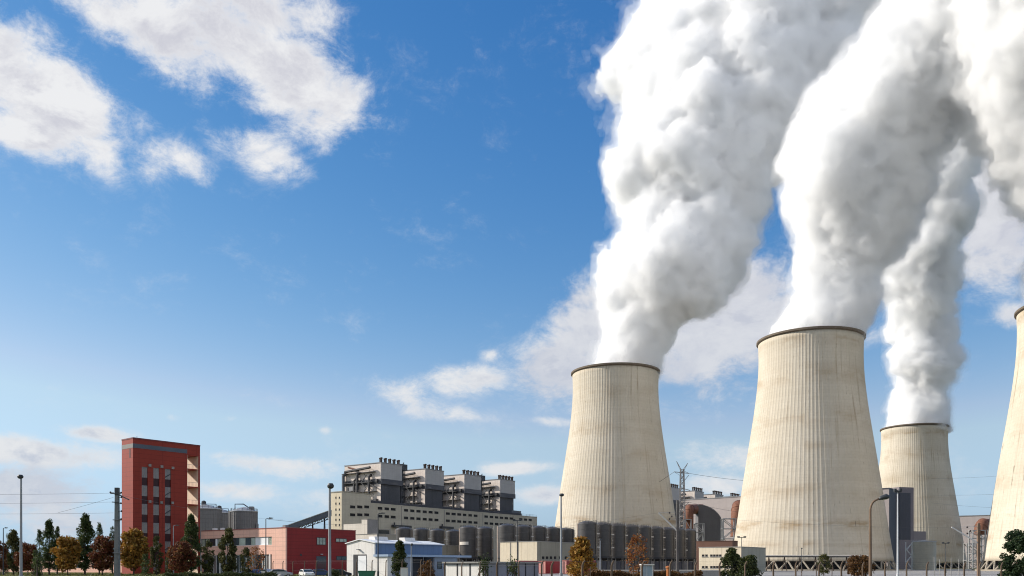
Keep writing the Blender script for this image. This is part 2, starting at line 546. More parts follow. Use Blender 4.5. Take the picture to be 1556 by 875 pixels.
def stamp(f, org, vx, cs, rs):
    nx, ny, nz = f.shape
    for c, r in zip(cs, rs):
        g = (np.array(c)-org)/vx; rr = r/vx+1.5
        lo = np.maximum(np.floor(g-rr).astype(int), 0); hi = np.minimum(np.ceil(g+rr).astype(int)+1, (nx, ny, nz))
        if (hi <= lo).any(): continue
        X = (np.arange(lo[0], hi[0])-g[0])[:, None, None]; Y = (np.arange(lo[1], hi[1])-g[1])[None, :, None]; Z = (np.arange(lo[2], hi[2])-g[2])[None, None, :]
        dd = r-np.sqrt(X*X+Y*Y+Z*Z)*vx
        v = f[lo[0]:hi[0], lo[1]:hi[1], lo[2]:hi[2]]
        np.maximum(v, dd, out=v)

ABSORB = .0145
def steam_mat(name, dens):
    m = bpy.data.materials.new(name); m.use_nodes = True
    t = NT(m.node_tree); t.n.clear()
    out = t.n.new('ShaderNodeOutputMaterial')
    v = t.n.new('ShaderNodeVolumeScatter')
    v.inputs['Color'].default_value = (1, 1, 1, 1)
    v.inputs['Density'].default_value = dens
    v.inputs['Anisotropy'].default_value = 0.0
    ab = t.n.new('ShaderNodeVolumeAbsorption')
    ab.inputs['Color'].default_value = (0, .08, .24, 1); ab.inputs['Density'].default_value = dens*ABSORB
    ad = t.n.new('ShaderNodeAddShader'); t.l.new(v.outputs[0], ad.inputs[0]); t.l.new(ab.outputs[0], ad.inputs[1])
    t.l.new(ad.outputs[0], out.inputs['Volume'])
    return m
M_STEAM = steam_mat('steam', .19)
M_STEAM_IN = steam_mat('dense_steam', .42)
M_STEAM_OUT = steam_mat('thin_steam', .03)
M_STEAM_VAP = steam_mat('vapour', .010)

def plume(levels, Y, vx, seed, label, depth=.85, lean=0.0, sizes=((12,28,110),(6,14,700),(3.0,7,4200),(1.5,3.2,15000)), material=None, z0=None, maxdepth=60):
    """levels: (row, left, right) of the outline at the tower's distance"""
    rng = np.random.default_rng(seed)
    L = sorted(levels, key=lambda q: -q[0])
    # the wind carries the plume: its axis leans away from the tower as it rises
    tt = np.array([(L[0][0]-q[0])/700.0 for q in L]); Yq = Y+lean*tt**1.6
    zs = np.array([PZ(q[0], y) for q, y in zip(L, Yq)]); xl = np.array([PX(q[1], y) for q, y in zip(L, Yq)]); xr = np.array([PX(q[2], y) for q, y in zip(L, Yq)])
    if z0 is not None: zs[0] = z0
    pad = 12
    z_lo, z_hi = zs[0]-3, zs[-1]+pad
    wmax = ((xr-xl)/2).max()
    dmax = min(wmax*depth, maxdepth)
    org = np.array([xl.min()-pad, Yq.min()-dmax-pad, z_lo-vx*2])
    ext = np.array([xr.max()+pad, Yq.max()+dmax+pad, z_hi+vx*2])-org
    sh = tuple(int(e/vx)+2 for e in ext)
    gx = org[0]+np.arange(sh[0])*vx; gy = org[1]+np.arange(sh[1])*vx; gz = org[2]+np.arange(sh[2])*vx
    l = np.interp(gz, zs, xl); r = np.interp(gz, zs, xr)
    xc, wd = (l+r)/2, (r-l)/2
    yc = np.interp(gz, zs, Yq)
    dp = np.minimum(wd*depth, maxdepth)
    young = np.clip((gz-zs[0])/60.0, 0, 1)                  # billows grow as the plume rises
    scl = np.clip(wd/42.0, .3, 1)
    ero = .2+8.8*young*scl
    wi, di = np.maximum(wd-ero, 2), np.maximum(dp-ero, 2)
    # ellipse turned square to the bearing of the plume
    vx_, vy_ = xc/np.hypot(xc, yc), yc/np.hypot(xc, yc)
    ddx, ddy = gx[:, None, None]-xc, gy[None, :, None]-yc
    q = np.sqrt(((ddx*vy_-ddy*vx_)/(wi*vy_))**2+((ddx*vx_+ddy*vy_)/di)**2)
    f = ((1-q)*np.minimum(wi, di)).astype(np.float32)
    f += (value_noise(sh, 38/vx, rng)*7.0+value_noise(sh, 20/vx, rng)*6.5+value_noise(sh, 10/vx, rng)*2.5).astype(np.float32)*(young*scl).astype(np.float32)
    low = gz < zs[0]; f[:, :, low] = -5
    f[:, :, gz > zs[-1]] = -5
    wid_at = lambda z: np.interp(z, gz, wd)
    for (r0, r1, cnt) in sizes:
        rm = r0+(r1-r0)*.36; lo_, hi_ = (.30, .62) if rm > 6 else (.0, .42); band = np.argwhere((f > rm*lo_) & (f < max(rm*hi_, vx)))
        if not len(band): continue
        pick = band[rng.integers(0, len(band), cnt)]
        cs = pick*vx+org+rng.uniform(-.5, .5, (cnt, 3))*vx
        y_ = np.clip((cs[:, 2]-zs[0])/60.0, .42, 1)
        rs = (r0+(r1-r0)*rng.uniform(0, 1, cnt)**1.8)*(.30+.70*y_)*np.interp(wid_at(cs[:, 2]), [18, 40], [.55, 1.0])
        # keep the billows from swelling too far past the outline
        cs[:, 0] += (np.interp(cs[:, 2], gz, xc)-cs[:, 0])*.12*rs/12
        cs[:, 1] += (np.interp(cs[:, 2], gz, yc)-cs[:, 1])*.12*rs/12
        stamp(f, org, vx, cs, rs)
        f[:, :, gz < zs[0]+1] = np.minimum(f[:, :, gz < zs[0]+1], (1-q[:, :, gz < zs[0]+1])*5)
        f[:, :, low] = -5
    warp = value_noise(sh, 13/vx, rng)*2.0
    fine = (value_noise(sh, 9.0/vx, rng)*1.6+value_noise(sh, 4.5/vx, rng)*1.3+value_noise(sh, 2.2/vx, rng)*1.0).astype(np.float32)
    grow = (.35+.65*young)[None, None, :].astype(np.float32)
    parent = None
    for nm, off, na, mt in (('steam_plume', 0.3, 1.5, M_STEAM), ('inner_cloud', -3.0, 1.5, M_STEAM_IN), ('veil', 2.6, 3.2, M_STEAM_OUT), ('vapour', 5.0, 6.5, M_STEAM_VAP)):
        g = f+(off+fine*na*(1 if na < 2 else .55)+(warp*na*.45 if na > 2 else 0))*grow
        g[:, :, low] = -5; g[:, :, gz > zs[-1]+3] = -5
        g[0] = g[-1] = -5; g[:, 0] = g[:, -1] = -5; g[:, :, 0] = g[:, :, -1] = -5
        V, Q = surface_nets(g, org, vx)
        me = bpy.data.meshes.new(nm)
        me.vertices.add(len(V)); me.vertices.foreach_set('co', V.astype(np.float32).ravel())
        me.loops.add(len(Q)*4); me.loops.foreach_set('vertex_index', Q.ravel().astype(np.int32))
        me.polygons.add(len(Q)); me.polygons.foreach_set('loop_start', np.arange(0, len(Q)*4, 4, dtype=np.int32))
        me.polygons.foreach_set('use_smooth', [True]*len(Q))
        me.update(calc_edges=True); me.materials.append(mt)
        o = bpy.data.objects.new(nm, me); COL.objects.link(o)
        if parent is None:
            parent = o; tag(o, label, 'steam', 'steam plumes from the cooling towers')
        else: o.parent = parent
    return parent
P1 = [(562,900,1001),(540,906,1012),(500,910,1042),(470,910,1072),(440,916,1096),(400,916,1115),(380,928,1138),(365,935,1150),(340,923,1142),(300,922,1150),(268,901,1162),(240,905,1190),(218,936,1215),(190,931,1262),(150,930,1290),(110,921,1320),(70,917,1350),(40,929,1375),(10,952,1400),(-60,965,1450),(-170,1000,1500)]
P2 = [(512,1165,1306),(500,1168,1322),(470,1183,1342),(440,1195,1345),(410,1191,1350),(380,1200,1362),(350,1214,1376),(320,1213,1384),(300,1222,1396),(280,1208,1405),(250,1199,1418),(215,1217,1428),(180,1236,1442),(150,1255,1462),(120,1273,1490),(80,1297,1540),(40,1328,1590),(0,1352,1640),(-60,1385,1700),(-150,1430,1760)]
P3 = [(647,1344,1445),(610,1348,1444),(580,1350,1443),(550,1353,1457),(530,1362,1451),(505,1348,1443),(470,1353,1450),(440,1346,1463),(400,1341,1460),(370,1346,1455),(330,1371,1476),(290,1386,1492),(250,1400,1490),(215,1420,1496),(180,1440,1511),(160,1450,1513),(130,1468,1540),(90,1486,1600),(40,1500,1660),(-20,1520,1720)]
P4 = [(458,1560,1722),(430,1552,1730),(380,1560,1740),(300,1560,1750),(270,1556,1756),(240,1545,1760),(200,1540,1765),(170,1529,1770),(150,1522,1772),(110,1500,1780),(60,1470,1790),(0,1440,1800),(-80,1430,1820)]
import time as _t; _t0 = _t.time()
plume(P1, 486, 1.15, 1, 'leftmost white steam plume pouring from the tower behind the dark tanks', z0=107, lean=40, maxdepth=48)
plume(P2, 416, 1.0, 2, 'broad steam plume billowing from the biggest cooling tower, grey on its right', z0=107, lean=-70, maxdepth=50)
plume(P3, 681, 1.5, 3, 'slender white steam column standing on the farthest cooling tower', z0=107, lean=-120)
plume(P4, 361, 1.1, 4, 'steam plume at the upper right edge from the cut-off cooling tower', z0=107, lean=-40)
print('steam', round(_t.time()-_t0, 1), 's', [len(o.data.vertices) for o in COL.objects if o.name.startswith('steam')])

# ------------------------------------------------------------------ materials for the buildings
M_RED = mat('red_cladding', (.29,.034,.017), .7, var=.10, vscale=.5, streak=.25, grime=(.5,.45,.45), panel=(3.0,1.1,.5))
M_REDDARK = mat('dark_red_panel', (.035,.004,.006), .5, var=.2)
M_REDWALL = mat('deep_red_cladding', (.25,.016,.014), .65, var=.12, vscale=.5, streak=.2, panel=(0,.8,.45))
M_SALMON = mat('salmon_cladding', (.83,.49,.38), .7, var=.07, vscale=.5, streak=.2, grime=(.7,.6,.55), panel=(2.4,1.0,.35))  # on the office front this colour includes the sunlight
M_CREAMR = mat('cream_render', (.72,.58,.45), .85, var=.08, vscale=.7, streak=.3)
M_SLATE = mat('slate_blue_band', (.085,.10,.125), .45, var=.15)
M_GREYPANE = mat('grey_glazing', (.23,.20,.19), .25, var=.25, vscale=1.5, spec=.5)
M_GLASS = mat('window_glass', (.035,.05,.055), .08, var=.4, vscale=.9, spec=.6)
M_GLASSG = mat('greenish_glass', (.34,.38,.31), .12, var=.45, vscale=1.1, spec=.5)
M_BLIND = mat('white_blind', (.82,.83,.84), .6, var=.03)
M_FARWIN = mat('far_window', (.025,.024,.026), .6, var=.4, spec=.1)
M_FRAME = mat('dark_frame', (.035,.035,.04), .5, var=.2)
M_PALEF = mat('pale_frame', (.62,.62,.60), .5, var=.08)
M_BEIGE = mat('beige_concrete', (.47,.435,.365), .85, var=.10, vscale=.25, streak=.35, grime=(.5,.45,.4), panel=(6.0,3.2,.35))
M_CREAM = mat('cream_panel_wall', (.68,.59,.44), .8, var=.08, vscale=.3, streak=.35, grime=(.55,.48,.38), panel=(3.0,0,.35))
M_PALEW = mat('pale_render', (.70,.64,.56), .8, var=.07, vscale=.4, streak=.3, grime=(.6,.55,.5), panel=(4,3,.25))
M_OLIVE = mat('olive_grey_panel', (.30,.28,.23), .8, var=.1, vscale=.3, streak=.3, panel=(4,0,.3))  # also the shaded-side colour of the box buildings
M_STEELD = mat('dark_steel', (.045,.045,.05), .55, var=.3, vscale=.8)
M_STEELG = mat('grey_steel', (.22,.22,.23), .5, var=.2, vscale=.6)
M_GALV = mat('galvanised', (.42,.42,.42), .45, metal=.3, var=.15)
M_RUST = mat('rusty_duct', (.20,.085,.05), .75, var=.3, vscale=.35, streak=.4, dirt=.4, grime=(.12,.05,.03))
M_BOILU = mat('boiler_upper', (.40,.39,.385), .7, var=.08, vscale=.12, streak=.35, grime=(.6,.55,.5), panel=(4.4,5.2,.3))
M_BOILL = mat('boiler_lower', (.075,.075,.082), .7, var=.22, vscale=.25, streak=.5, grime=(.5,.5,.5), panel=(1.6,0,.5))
M_BOILS = mat('boiler_lit_side', (.74,.65,.58), .8, var=.12, vscale=.15, streak=.4, grime=(.5,.42,.36), panel=(5,6,.35))
M_MAUVE = mat('mauve_cladding', (.42,.37,.36), .75, var=.06, vscale=.08, streak=.18, grime=(.8,.75,.75), panel=(6,0,.15))
M_CHAR = mat('charcoal_cladding', (.07,.07,.085), .6, var=.12, vscale=.2, panel=(2,0,.4))
M_TANK = mat('tank_steel', (.062,.057,.055), .42, var=.2, spec=.5, vscale=.2, streak=.35, grime=(1.5,1.4,1.3))
M_SILO = mat('silo_cladding', (.19,.18,.18), .55, var=.12, vscale=.4, panel=(0,1.6,.5), streak=.35)
M_BLUEW = mat('blue_cladding', (.12,.19,.32), .5, var=.08, vscale=.5, panel=(1.2,0,.3), streak=.2)
M_BLUEL = mat('pale_blue_sheet', (.32,.41,.54), .4, var=.08, vscale=.6)
M_WHITE = mat('white_sheet', (.80,.77,.73), .5, var=.06, vscale=.5, streak=.25, grime=(.6,.55,.5), panel=(1.0,0,.18))
M_CONC = mat('grey_concrete', (.30,.29,.27), .9, var=.18, vscale=1.0, streak=.3)
M_BROWNP = mat('brown_concrete', (.13,.09,.062), .9, var=.25, vscale=2.0, streak=.4)
M_BROWN = mat('brown_fascia', (.12,.055,.035), .6, var=.2)
M_REDC = mat('red_paint', (.34,.035,.035), .5, var=.15, vscale=.8, panel=(.6,0,.5), dirt=.2)
M_PINKC = mat('sunlit_red_paint', (.56,.25,.21), .6, var=.15, vscale=.8)  # shed red lightened to the tone of its sunlit ends and roof
M_ASPH = mat('roof_felt', (.10,.10,.105), .9, var=.2)
M_TANKL = mat('pale_tank', (.52,.48,.38), .6, var=.1, vscale=.4, streak=.35, grime=(.6,.5,.4), panel=(0,2.4,.3))

class Fac:
    """a building frame: right facade along local x at y = 0, left facade along local y at x = 0"""
    def __init__(s, px, Y, deg=53.13):
        s.X, s.Y, s.t = PX(px, Y), Y, R(deg)
        s.c, s.s = math.cos(s.t), math.sin(s.t)
    def xr(s, px):
        k = (px-778.0)/F; return (k*s.Y-s.X)/(s.c-k*s.s)
    def yl(s, px):
        k = (px-778.0)/F; return (k*s.Y-s.X)/(-s.s-k*s.c)
    def zr(s, py, x=0.0): return EYE+(H-py)/F*(s.Y+s.s*x)
    def zl(s, py, y=0.0): return EYE+(H-py)/F*(s.Y+s.c*y)
    def root(s, name, label, cat, group=None):
        return empty(name, (s.X, s.Y, 0), s.t, label, cat, group)

def win_r(parent, x0, x1, z0, z1, glass=None, frame=None, fw=.12, y=0.0, name='window', mull=0, proud=.06):
    """window on the right facade: a frame standing proud with its pane behind"""
    f = MB()
    f.box(x0, x1, y-proud, y+.05, z0, z0+fw).box(x0, x1, y-proud, y+.05, z1-fw, z1)
    f.box(x0, x0+fw, y-proud, y+.05, z0+fw, z1-fw).box(x1-fw, x1, y-proud, y+.05, z0+fw, z1-fw)
    for i in range(mull):
        xm = x0+(x1-x0)*(i+1)/(mull+1); f.box(xm-fw*.4, xm+fw*.4, y-proud, y+.05, z0+fw, z1-fw)
    o = f.build(name, frame or M_FRAME, parent)
    MB().box(x0+fw*.9, x1-fw*.9, y-.015, y+.04, z0+fw*.9, z1-fw*.9).build('pane', glass or M_GLASS, o)
    return o
def win_l(parent, y0, y1, z0, z1, glass=None, frame=None, fw=.12, x=0.0, name='window', mull=0, proud=.06):
    f = MB()
    f.box(x-proud, x+.05, y0, y1, z0, z0+fw).box(x-proud, x+.05, y0, y1, z1-fw, z1)
    f.box(x-proud, x+.05, y0, y0+fw, z0+fw, z1-fw).box(x-proud, x+.05, y1-fw, y1, z0+fw, z1-fw)
    for i in range(mull):
        ym = y0+(y1-y0)*(i+1)/(mull+1); f.box(x-proud, x+.05, ym-fw*.4, ym+fw*.4, z0+fw, z1-fw)
    o = f.build(name, frame or M_FRAME, parent)
    MB().box(x-.015, x+.04, y0+fw*.9, y1-fw*.9, z0+fw*.9, z1-fw*.9).build('pane', glass or M_GLASS, o)
    return o
def slot_r(parent, x0, x1, z0, z1, y=0.0, name='window', m=None):
    """a small far window: dark glazing in a shallow pale reveal"""
    o = MB().box(x0, x1, y-.05, y+.05, z0, z1).build(name, m or M_FARWIN, parent)
    MB().box(x0-.15, x1+.15, y-.16, y+.02, z0-.22, z0).build('sill', M_CONC, o)
    return o
def slot_l(parent, y0, y1, z0, z1, x=0.0, name='window', m=None):
    o = MB().box(x-.05, x+.05, y0, y1, z0, z1).build(name, m or M_FARWIN, parent)
    MB().box(x-.16, x+.02, y0-.15, y1+.15, z0-.22, z0).build('sill', M_CONC, o)
    return o

# ------------------------------------------------------------------ tall red tower block
fb = Fac(202, 205, 50.6)
rt = fb.root('tower_block', 'tall dark red tower block with an open balcony bay at its right end', 'tower block')
HT = fb.zr(666)
XE, XL, XW = fb.xr(304), fb.xr(284.5), fb.xr(301.2)
DY = fb.yl(185)
cols = [(fb.xr(215.4), fb.xr(224.6)), (fb.xr(233.0), fb.xr(242.2)), (fb.xr(250.6), fb.xr(259.8))]
ztop = fb.zr(709, cols[0][0])
storey = 27.9/F*(fb.Y+fb.s*cols[1][0])
rec = .35
m = MB()
m.box(0, XL, rec, DY, -.3, HT-.002)                              # core
xs = [0]+[v for c in cols for v in c]+[XL]
for i in range(0, len(xs), 2): m.box(xs[i], xs[i+1], 0, rec, -.3, ztop)
m.box(0, XL, 0, rec, ztop, HT-.002)
m.box(XW, XE, 0, DY, -.3, HT-2.6)                                 # end wall of the balcony bay
m.box(XL, XE, 0, DY, HT-2.6, HT-.002)
m.build('wall', M_RED, rt)
MB().box(-.06, XE+.06, -.06, DY+.06, HT, HT+.28).build('coping', mat('coping_metal', (.16,.03,.03), .5), rt)
# pale render lining of the bay
MB().box(XW-.05, XW-.002, .02, DY-.02, 0, HT-2.62).build('bay_lining', M_CREAMR, rt)
MB().box(XL+.002, XL+.05, .02, DY-.02, 0, HT-2.62).build('bay_lining', M_CREAMR, rt)
zb0 = fb.zr(682, XL)
for k in range(6):
    zf = fb.zr(711.5, XL)-k*storey*1.0
    if zf < 1: break
    b = MB().box(XL+.05, XW-.05, .05, DY-.05, zf-.22, zf).build('balcony_floor', M_RED, rt)
    rl = MB()
    rl.bar((XL+.05, .12, zf+1.05), (XW-.05, .12, zf+1.05), .06)
    for q in range(1, 8): 
        xq = XL+(XW-XL)*q/8; rl.bar((xq, .12, zf), (xq, .12, zf+1.05), .03)
    rl.build('railing', M_STEELG, b)
# slate band under the parapet
zb1, zb2 = fb.zr(680, 0), fb.zr(673.5, 0)
MB().box(-.03, XL, -.03, .02, zb1, zb2).build('band', M_SLATE, rt)
MB().box(-.03, .02, .021, DY, zb1, zb2).build('band', mat('grey_band', (.20,.19,.18), .6), rt)
ys = fb.yl(197.5); MB().box(-.02, .05, ys-.28, ys+.28, fb.zl(695.5, ys), fb.zl(682, ys)).build('slot', M_REDDARK, rt)
for ci, (a, b) in enumerate(cols):
    for k in range(6):
        z1 = ztop-k*storey; z0 = z1-storey*.57
        if z0 < .5: break
        wobj = MB().box(a, b, rec-.16, rec-.02, z0, z1).build('window', M_GREYPANE, rt)
        fr = MB(); mid = (a+b)/2
        fr.box(mid-.05, mid+.05, rec-.2, rec-.155, z0, z1)
        fr.box(a, b, rec-.2, rec-.155, z1-.12, z1)
        fr.build('frame', M_STEELG, wobj)
        if ci == 2:
            MB().tube([(a+.1, rec-.24, z0+.5), (b-.05, rec-.24, z0+1.4)], .11, 4).build('stair_flight', M_STEELD, wobj)
        MB().box(a, b, rec-.14, rec-.02, max(-.2, z1-storey), z0).build('spandrel', M_REDDARK, rt)
for px, py in ((227.4,707),(245.6,709),(262.4,711),(227.4,762),(245,763.5),(261.8,764)):
    x = fb.xr(px); z = fb.zr(py, x)
    MB().box(x-.3, x+.3, -.28, 0, z-.3, z+.3).build('lamp_box', M_CONC, rt)
mm = MB().tube([(2, 2, HT), (2, 2, HT+1.0)], .05, 5)
mm.build('roof_pipe', M_STEELD, rt)

# ------------------------------------------------------------------ low red and salmon office wing
fo = Fac(434, 193, 53.13)
ro = fo.root('office_building', 'two-storey office with sunlit salmon front and deep red side wall', 'office')
HO = fo.zr(802); YO = fo.yl(305.5); XO = fo.xr(540.5)
zb0, zb1 = fo.zl(842.5, fo.yl(390)), fo.zl(828.5, fo.yl(390)); zb2 = fo.zl(816, fo.yl(390))
ya, yb = fo.yl(413), fo.yl(308)
m = MB(); m.cur = 0
m.box(0, .4, 0, ya, -.3, HO)
m.box(0, .4, ya, YO, zb2, HO).box(0, .4, ya, YO, zb0, zb1)
m.box(.4, .9, .42, YO, -.3, HO-.01)
m.build('front_wall', M_SALMON, ro)  # front coloured paler than the red side, sunlight put into the colour
m = MB().box(.402, XO, 0, .4, -.3, HO-.003).box(.9, XO, .42, YO+1, -.3, HO-.05)
m.build('side_wall', M_REDWALL, ro)
MB().box(-.08, XO+.08, -.08, YO, HO, HO+.18).build('roof_edge', mat('roof_edge_metal', (.30,.10,.08), .5), ro)
npan = 13; yy = np.linspace(ya, YO-.3, npan+1)
kinds = [M_GLASSG, M_BLIND, M_BLIND, M_GLASS, M_GLASSG, M_GLASS, M_GLASSG, M_GLASSG, M_BLIND, M_GLASS, M_GLASSG, M_GLASSG, M_GLASSG]
i0 = 0
edges = [413,407,387,380,372.5,362,352,344,336,330,326,318,311,306]
gm = [M_GLASSG, M_BLIND, M_GLASSG, M_GLASS, M_GLASSG, M_GLASS, M_GLASSG, M_GLASS, M_GLASSG, M_BLIND, M_GLASS, M_GLASSG, M_GLASSG]
for i in range(len(edges)-1):
    win_l(ro, fo.yl(edges[i]), fo.yl(edges[i+1]), zb1+.02, zb2-.02, gm[i], M_FRAME if i != 1 else M_PALEF, .1, x=.22)
MB().box(.05, .2, ya, YO, zb1+.002, zb1+.1).build('sill', M_PALEF, ro)
# glazed ground floor behind the trees
e2 = [412,404,397,388,377,366,358,347,337,328,318,308]
for i in range(len(e2)-1):
    win_l(ro, fo.yl(e2[i]), fo.yl(e2[i+1]), .1, zb0-.05, M_GLASS if i % 3 else M_GREYPANE, M_PALEF if i % 2 else M_FRAME, .16, x=.3, mull=1, name='shop_window' if False else 'window')
for px in (410, 374, 334):
    y = fo.yl(px); MB().box(-.05, .3, y-.22, y+.22, 0, zb0).build('pilaster', M_PALEF, ro)
# side wall openings
def R4(f, px0, px1, py0, py1): 
    x0, x1 = f.xr(px0), f.xr(px1); xm = (x0+x1)/2
    return x0, x1, f.zr(py1, xm), f.zr(py0, xm)
win_r(ro, *R4(fo, 481, 495, 816.5, 828), M_GLASSG, M_FRAME, .12, mull=2)
win_r(ro, *R4(fo, 510, 527, 818, 823.8), M_GLASSG, M_FRAME, .12, mull=2)
win_r(ro, *R4(fo, 511, 527, 845, 851), M_GLASS, M_FRAME, .12, mull=1)
x0, x1, z0, z1 = R4(fo, 480.5, 495.5, 845, 873)
dr = MB().box(x0, x1, -.05, .05, .05, z1).build('door', M_CHAR, ro)
MB().box(x0+.2, x1-.2, -.09, -.051, 1.2, z1-.3).build('pane', M_GLASS, dr)
xm = (x0+x1)/2; MB().box(xm-.3, xm+.3, -.35, 0, z1+.35, z1+.55).build('lamp', M_GALV, ro)
x = fo.xr(457); MB().box(x-.25, x+.25, -.12, 0, fo.zr(844.5, x), fo.zr(841.5, x)).build('vent', M_FRAME, ro)
for px, w_ in ((318, .8), (330, .6), (425, .9)):
    y = fo.yl(px); MB().box(1.2, 1.2+w_, y-.5, y+.5, HO+.18, HO+.75).build('skylight', M_WHITE if px < 400 else M_STEELG, ro)

# long low salmon hall behind the avenue trees
fs = Fac(188, 262, 60)
rs = fs.root('low_hall', 'long low salmon hall glimpsed between the avenue trees', 'building')
hh = fs.zl(849, 0); MB().box(0, 12, 0, fs.yl(-60), -.3, hh).build('wall', M_SALMON, rs)
MB().box(-.4, 12.4, -.4, fs.yl(-60)+.4, hh, hh+.3).build('roof', M_ASPH, rs)
for px in range(170, 0, -24):
    y = fs.yl(px); win_l(rs, y, y+2.2, 1.4, 3.0)

# ------------------------------------------------------------------ turbine hall
fh = Fac(519.5, 527, 54.6)
rh = fh.root('turbine_hall', 'long beige turbine hall with two rows of small dark windows', 'industrial hall')
HB = fh.zr(747.5); XB = fh.xr(563.5); YB = fh.yl(501.5)
HH = fh.zr(765, XB); XH = fh.xr(816.5)
m = MB().box(0, XB, 0, YB, -.5, HB).box(XB+.003, XH, .25, 26, -.5, HH)
m.build('wall', M_BEIGE, rh)
MB().box(-.03, -.003, .3, YB-.3, 1, HB-.5).build('lit_end_sheet', M_CREAM, rh)  # lighter sheet carries the end wall's sunlight in its colour
MB().box(-.2, XB+.2, -.2, YB+.2, HB, HB+.6).build('parapet', M_OLIVE, rh)
MB().box(XB+.2, XH+.2, .05, .6, HH, HH+.5).build('parapet', M_BEIGE, rh)
xs1 = fh.xr(797.5)
MB().box(XB+.5, xs1, 3.0, 24, HH+.003, HH+2.4).build('roof_gallery', M_CHAR, rh)
MB().box(fh.xr(783), xs1-.2, 3.5, 20, HH+2.403, HH+4.4).build('roof_gallery', M_SLATE, rh)
rl = MB()
for z in (1.0, 1.9): rl.bar((XB+1, .35, HH+z), (XH-1, .35, HH+z), .12)
for i in range(40):
    x = XB+1+(XH-XB-2)*i/39; rl.bar((x, .35, HH+.4), (x, .35, HH+1.9), .1)
rl.build('railing', M_STEELD, rh)
z1 = fh.zr(772, fh.xr(576)); z2 = fh.zr(784, fh.xr(576))
G1 = [(333,365),(380,410),(423,455),(513,540),(555,583),(597,625),(640,667),(680,707),(720,747)]
G2 = [(85,113),(125,155),(167,195),(207,232),(247,272),(285,312),(362,387),(400,425),(437,462),(472,497),(507,532),(543,567),(612,635),(647,668),(680,702)]
allw = [(500+.223*a, 500+.223*b) for a, b in G1]+[(660+.2113*a-.0, 660+.2113*b) for a, b in G2]
for a, b in allw:
    for z in (z1, z2):
        slot_r(rh, fh.xr(a), fh.xr(b), z-.85, z+.85, .25)
for a, b in ((531.9,539.7),(542.8,550.6),(553.5,560.8)):
    for py in (769.8, 781.8):
        x = fh.xr(a); z = fh.zr(py, x); slot_r(rh, x, fh.xr(b), z-.85, z+.85)
for py in (756,765,774,782,789.5,797.5,806):
    for px in (510.5, 515.8):
        y = fh.yl(px); z = fh.zl(py, y); slot_l(rh, y-.5, y+.5, z-.6, z+.6, -.03)
for px in (610.5, 675.5, 733, 781):     # expansion joints with downpipes
    x = fh.xr(px); MB().tube([(x, .12, 0), (x, .12, HH)], .16, 5).build('downpipe', M_STEELG, rh)
for a, b, pa, pb in ((595,622,797,803),(668,686,799,804.5)):   # flat projecting ducts on the wall
    xa, xb = fh.xr(a), fh.xr(b); z = fh.zr((pa+pb)/2, (xa+xb)/2)
    d_ = MB().box(xa, xb, -2.2, .25, z-.8, z+.8)
    d_.tube([(xa+1.5, -1.2, z+.8), (xa+1.5, -1.2, z+2.4)], .5, 8)
    d_.build('duct', M_STEELD, rh)

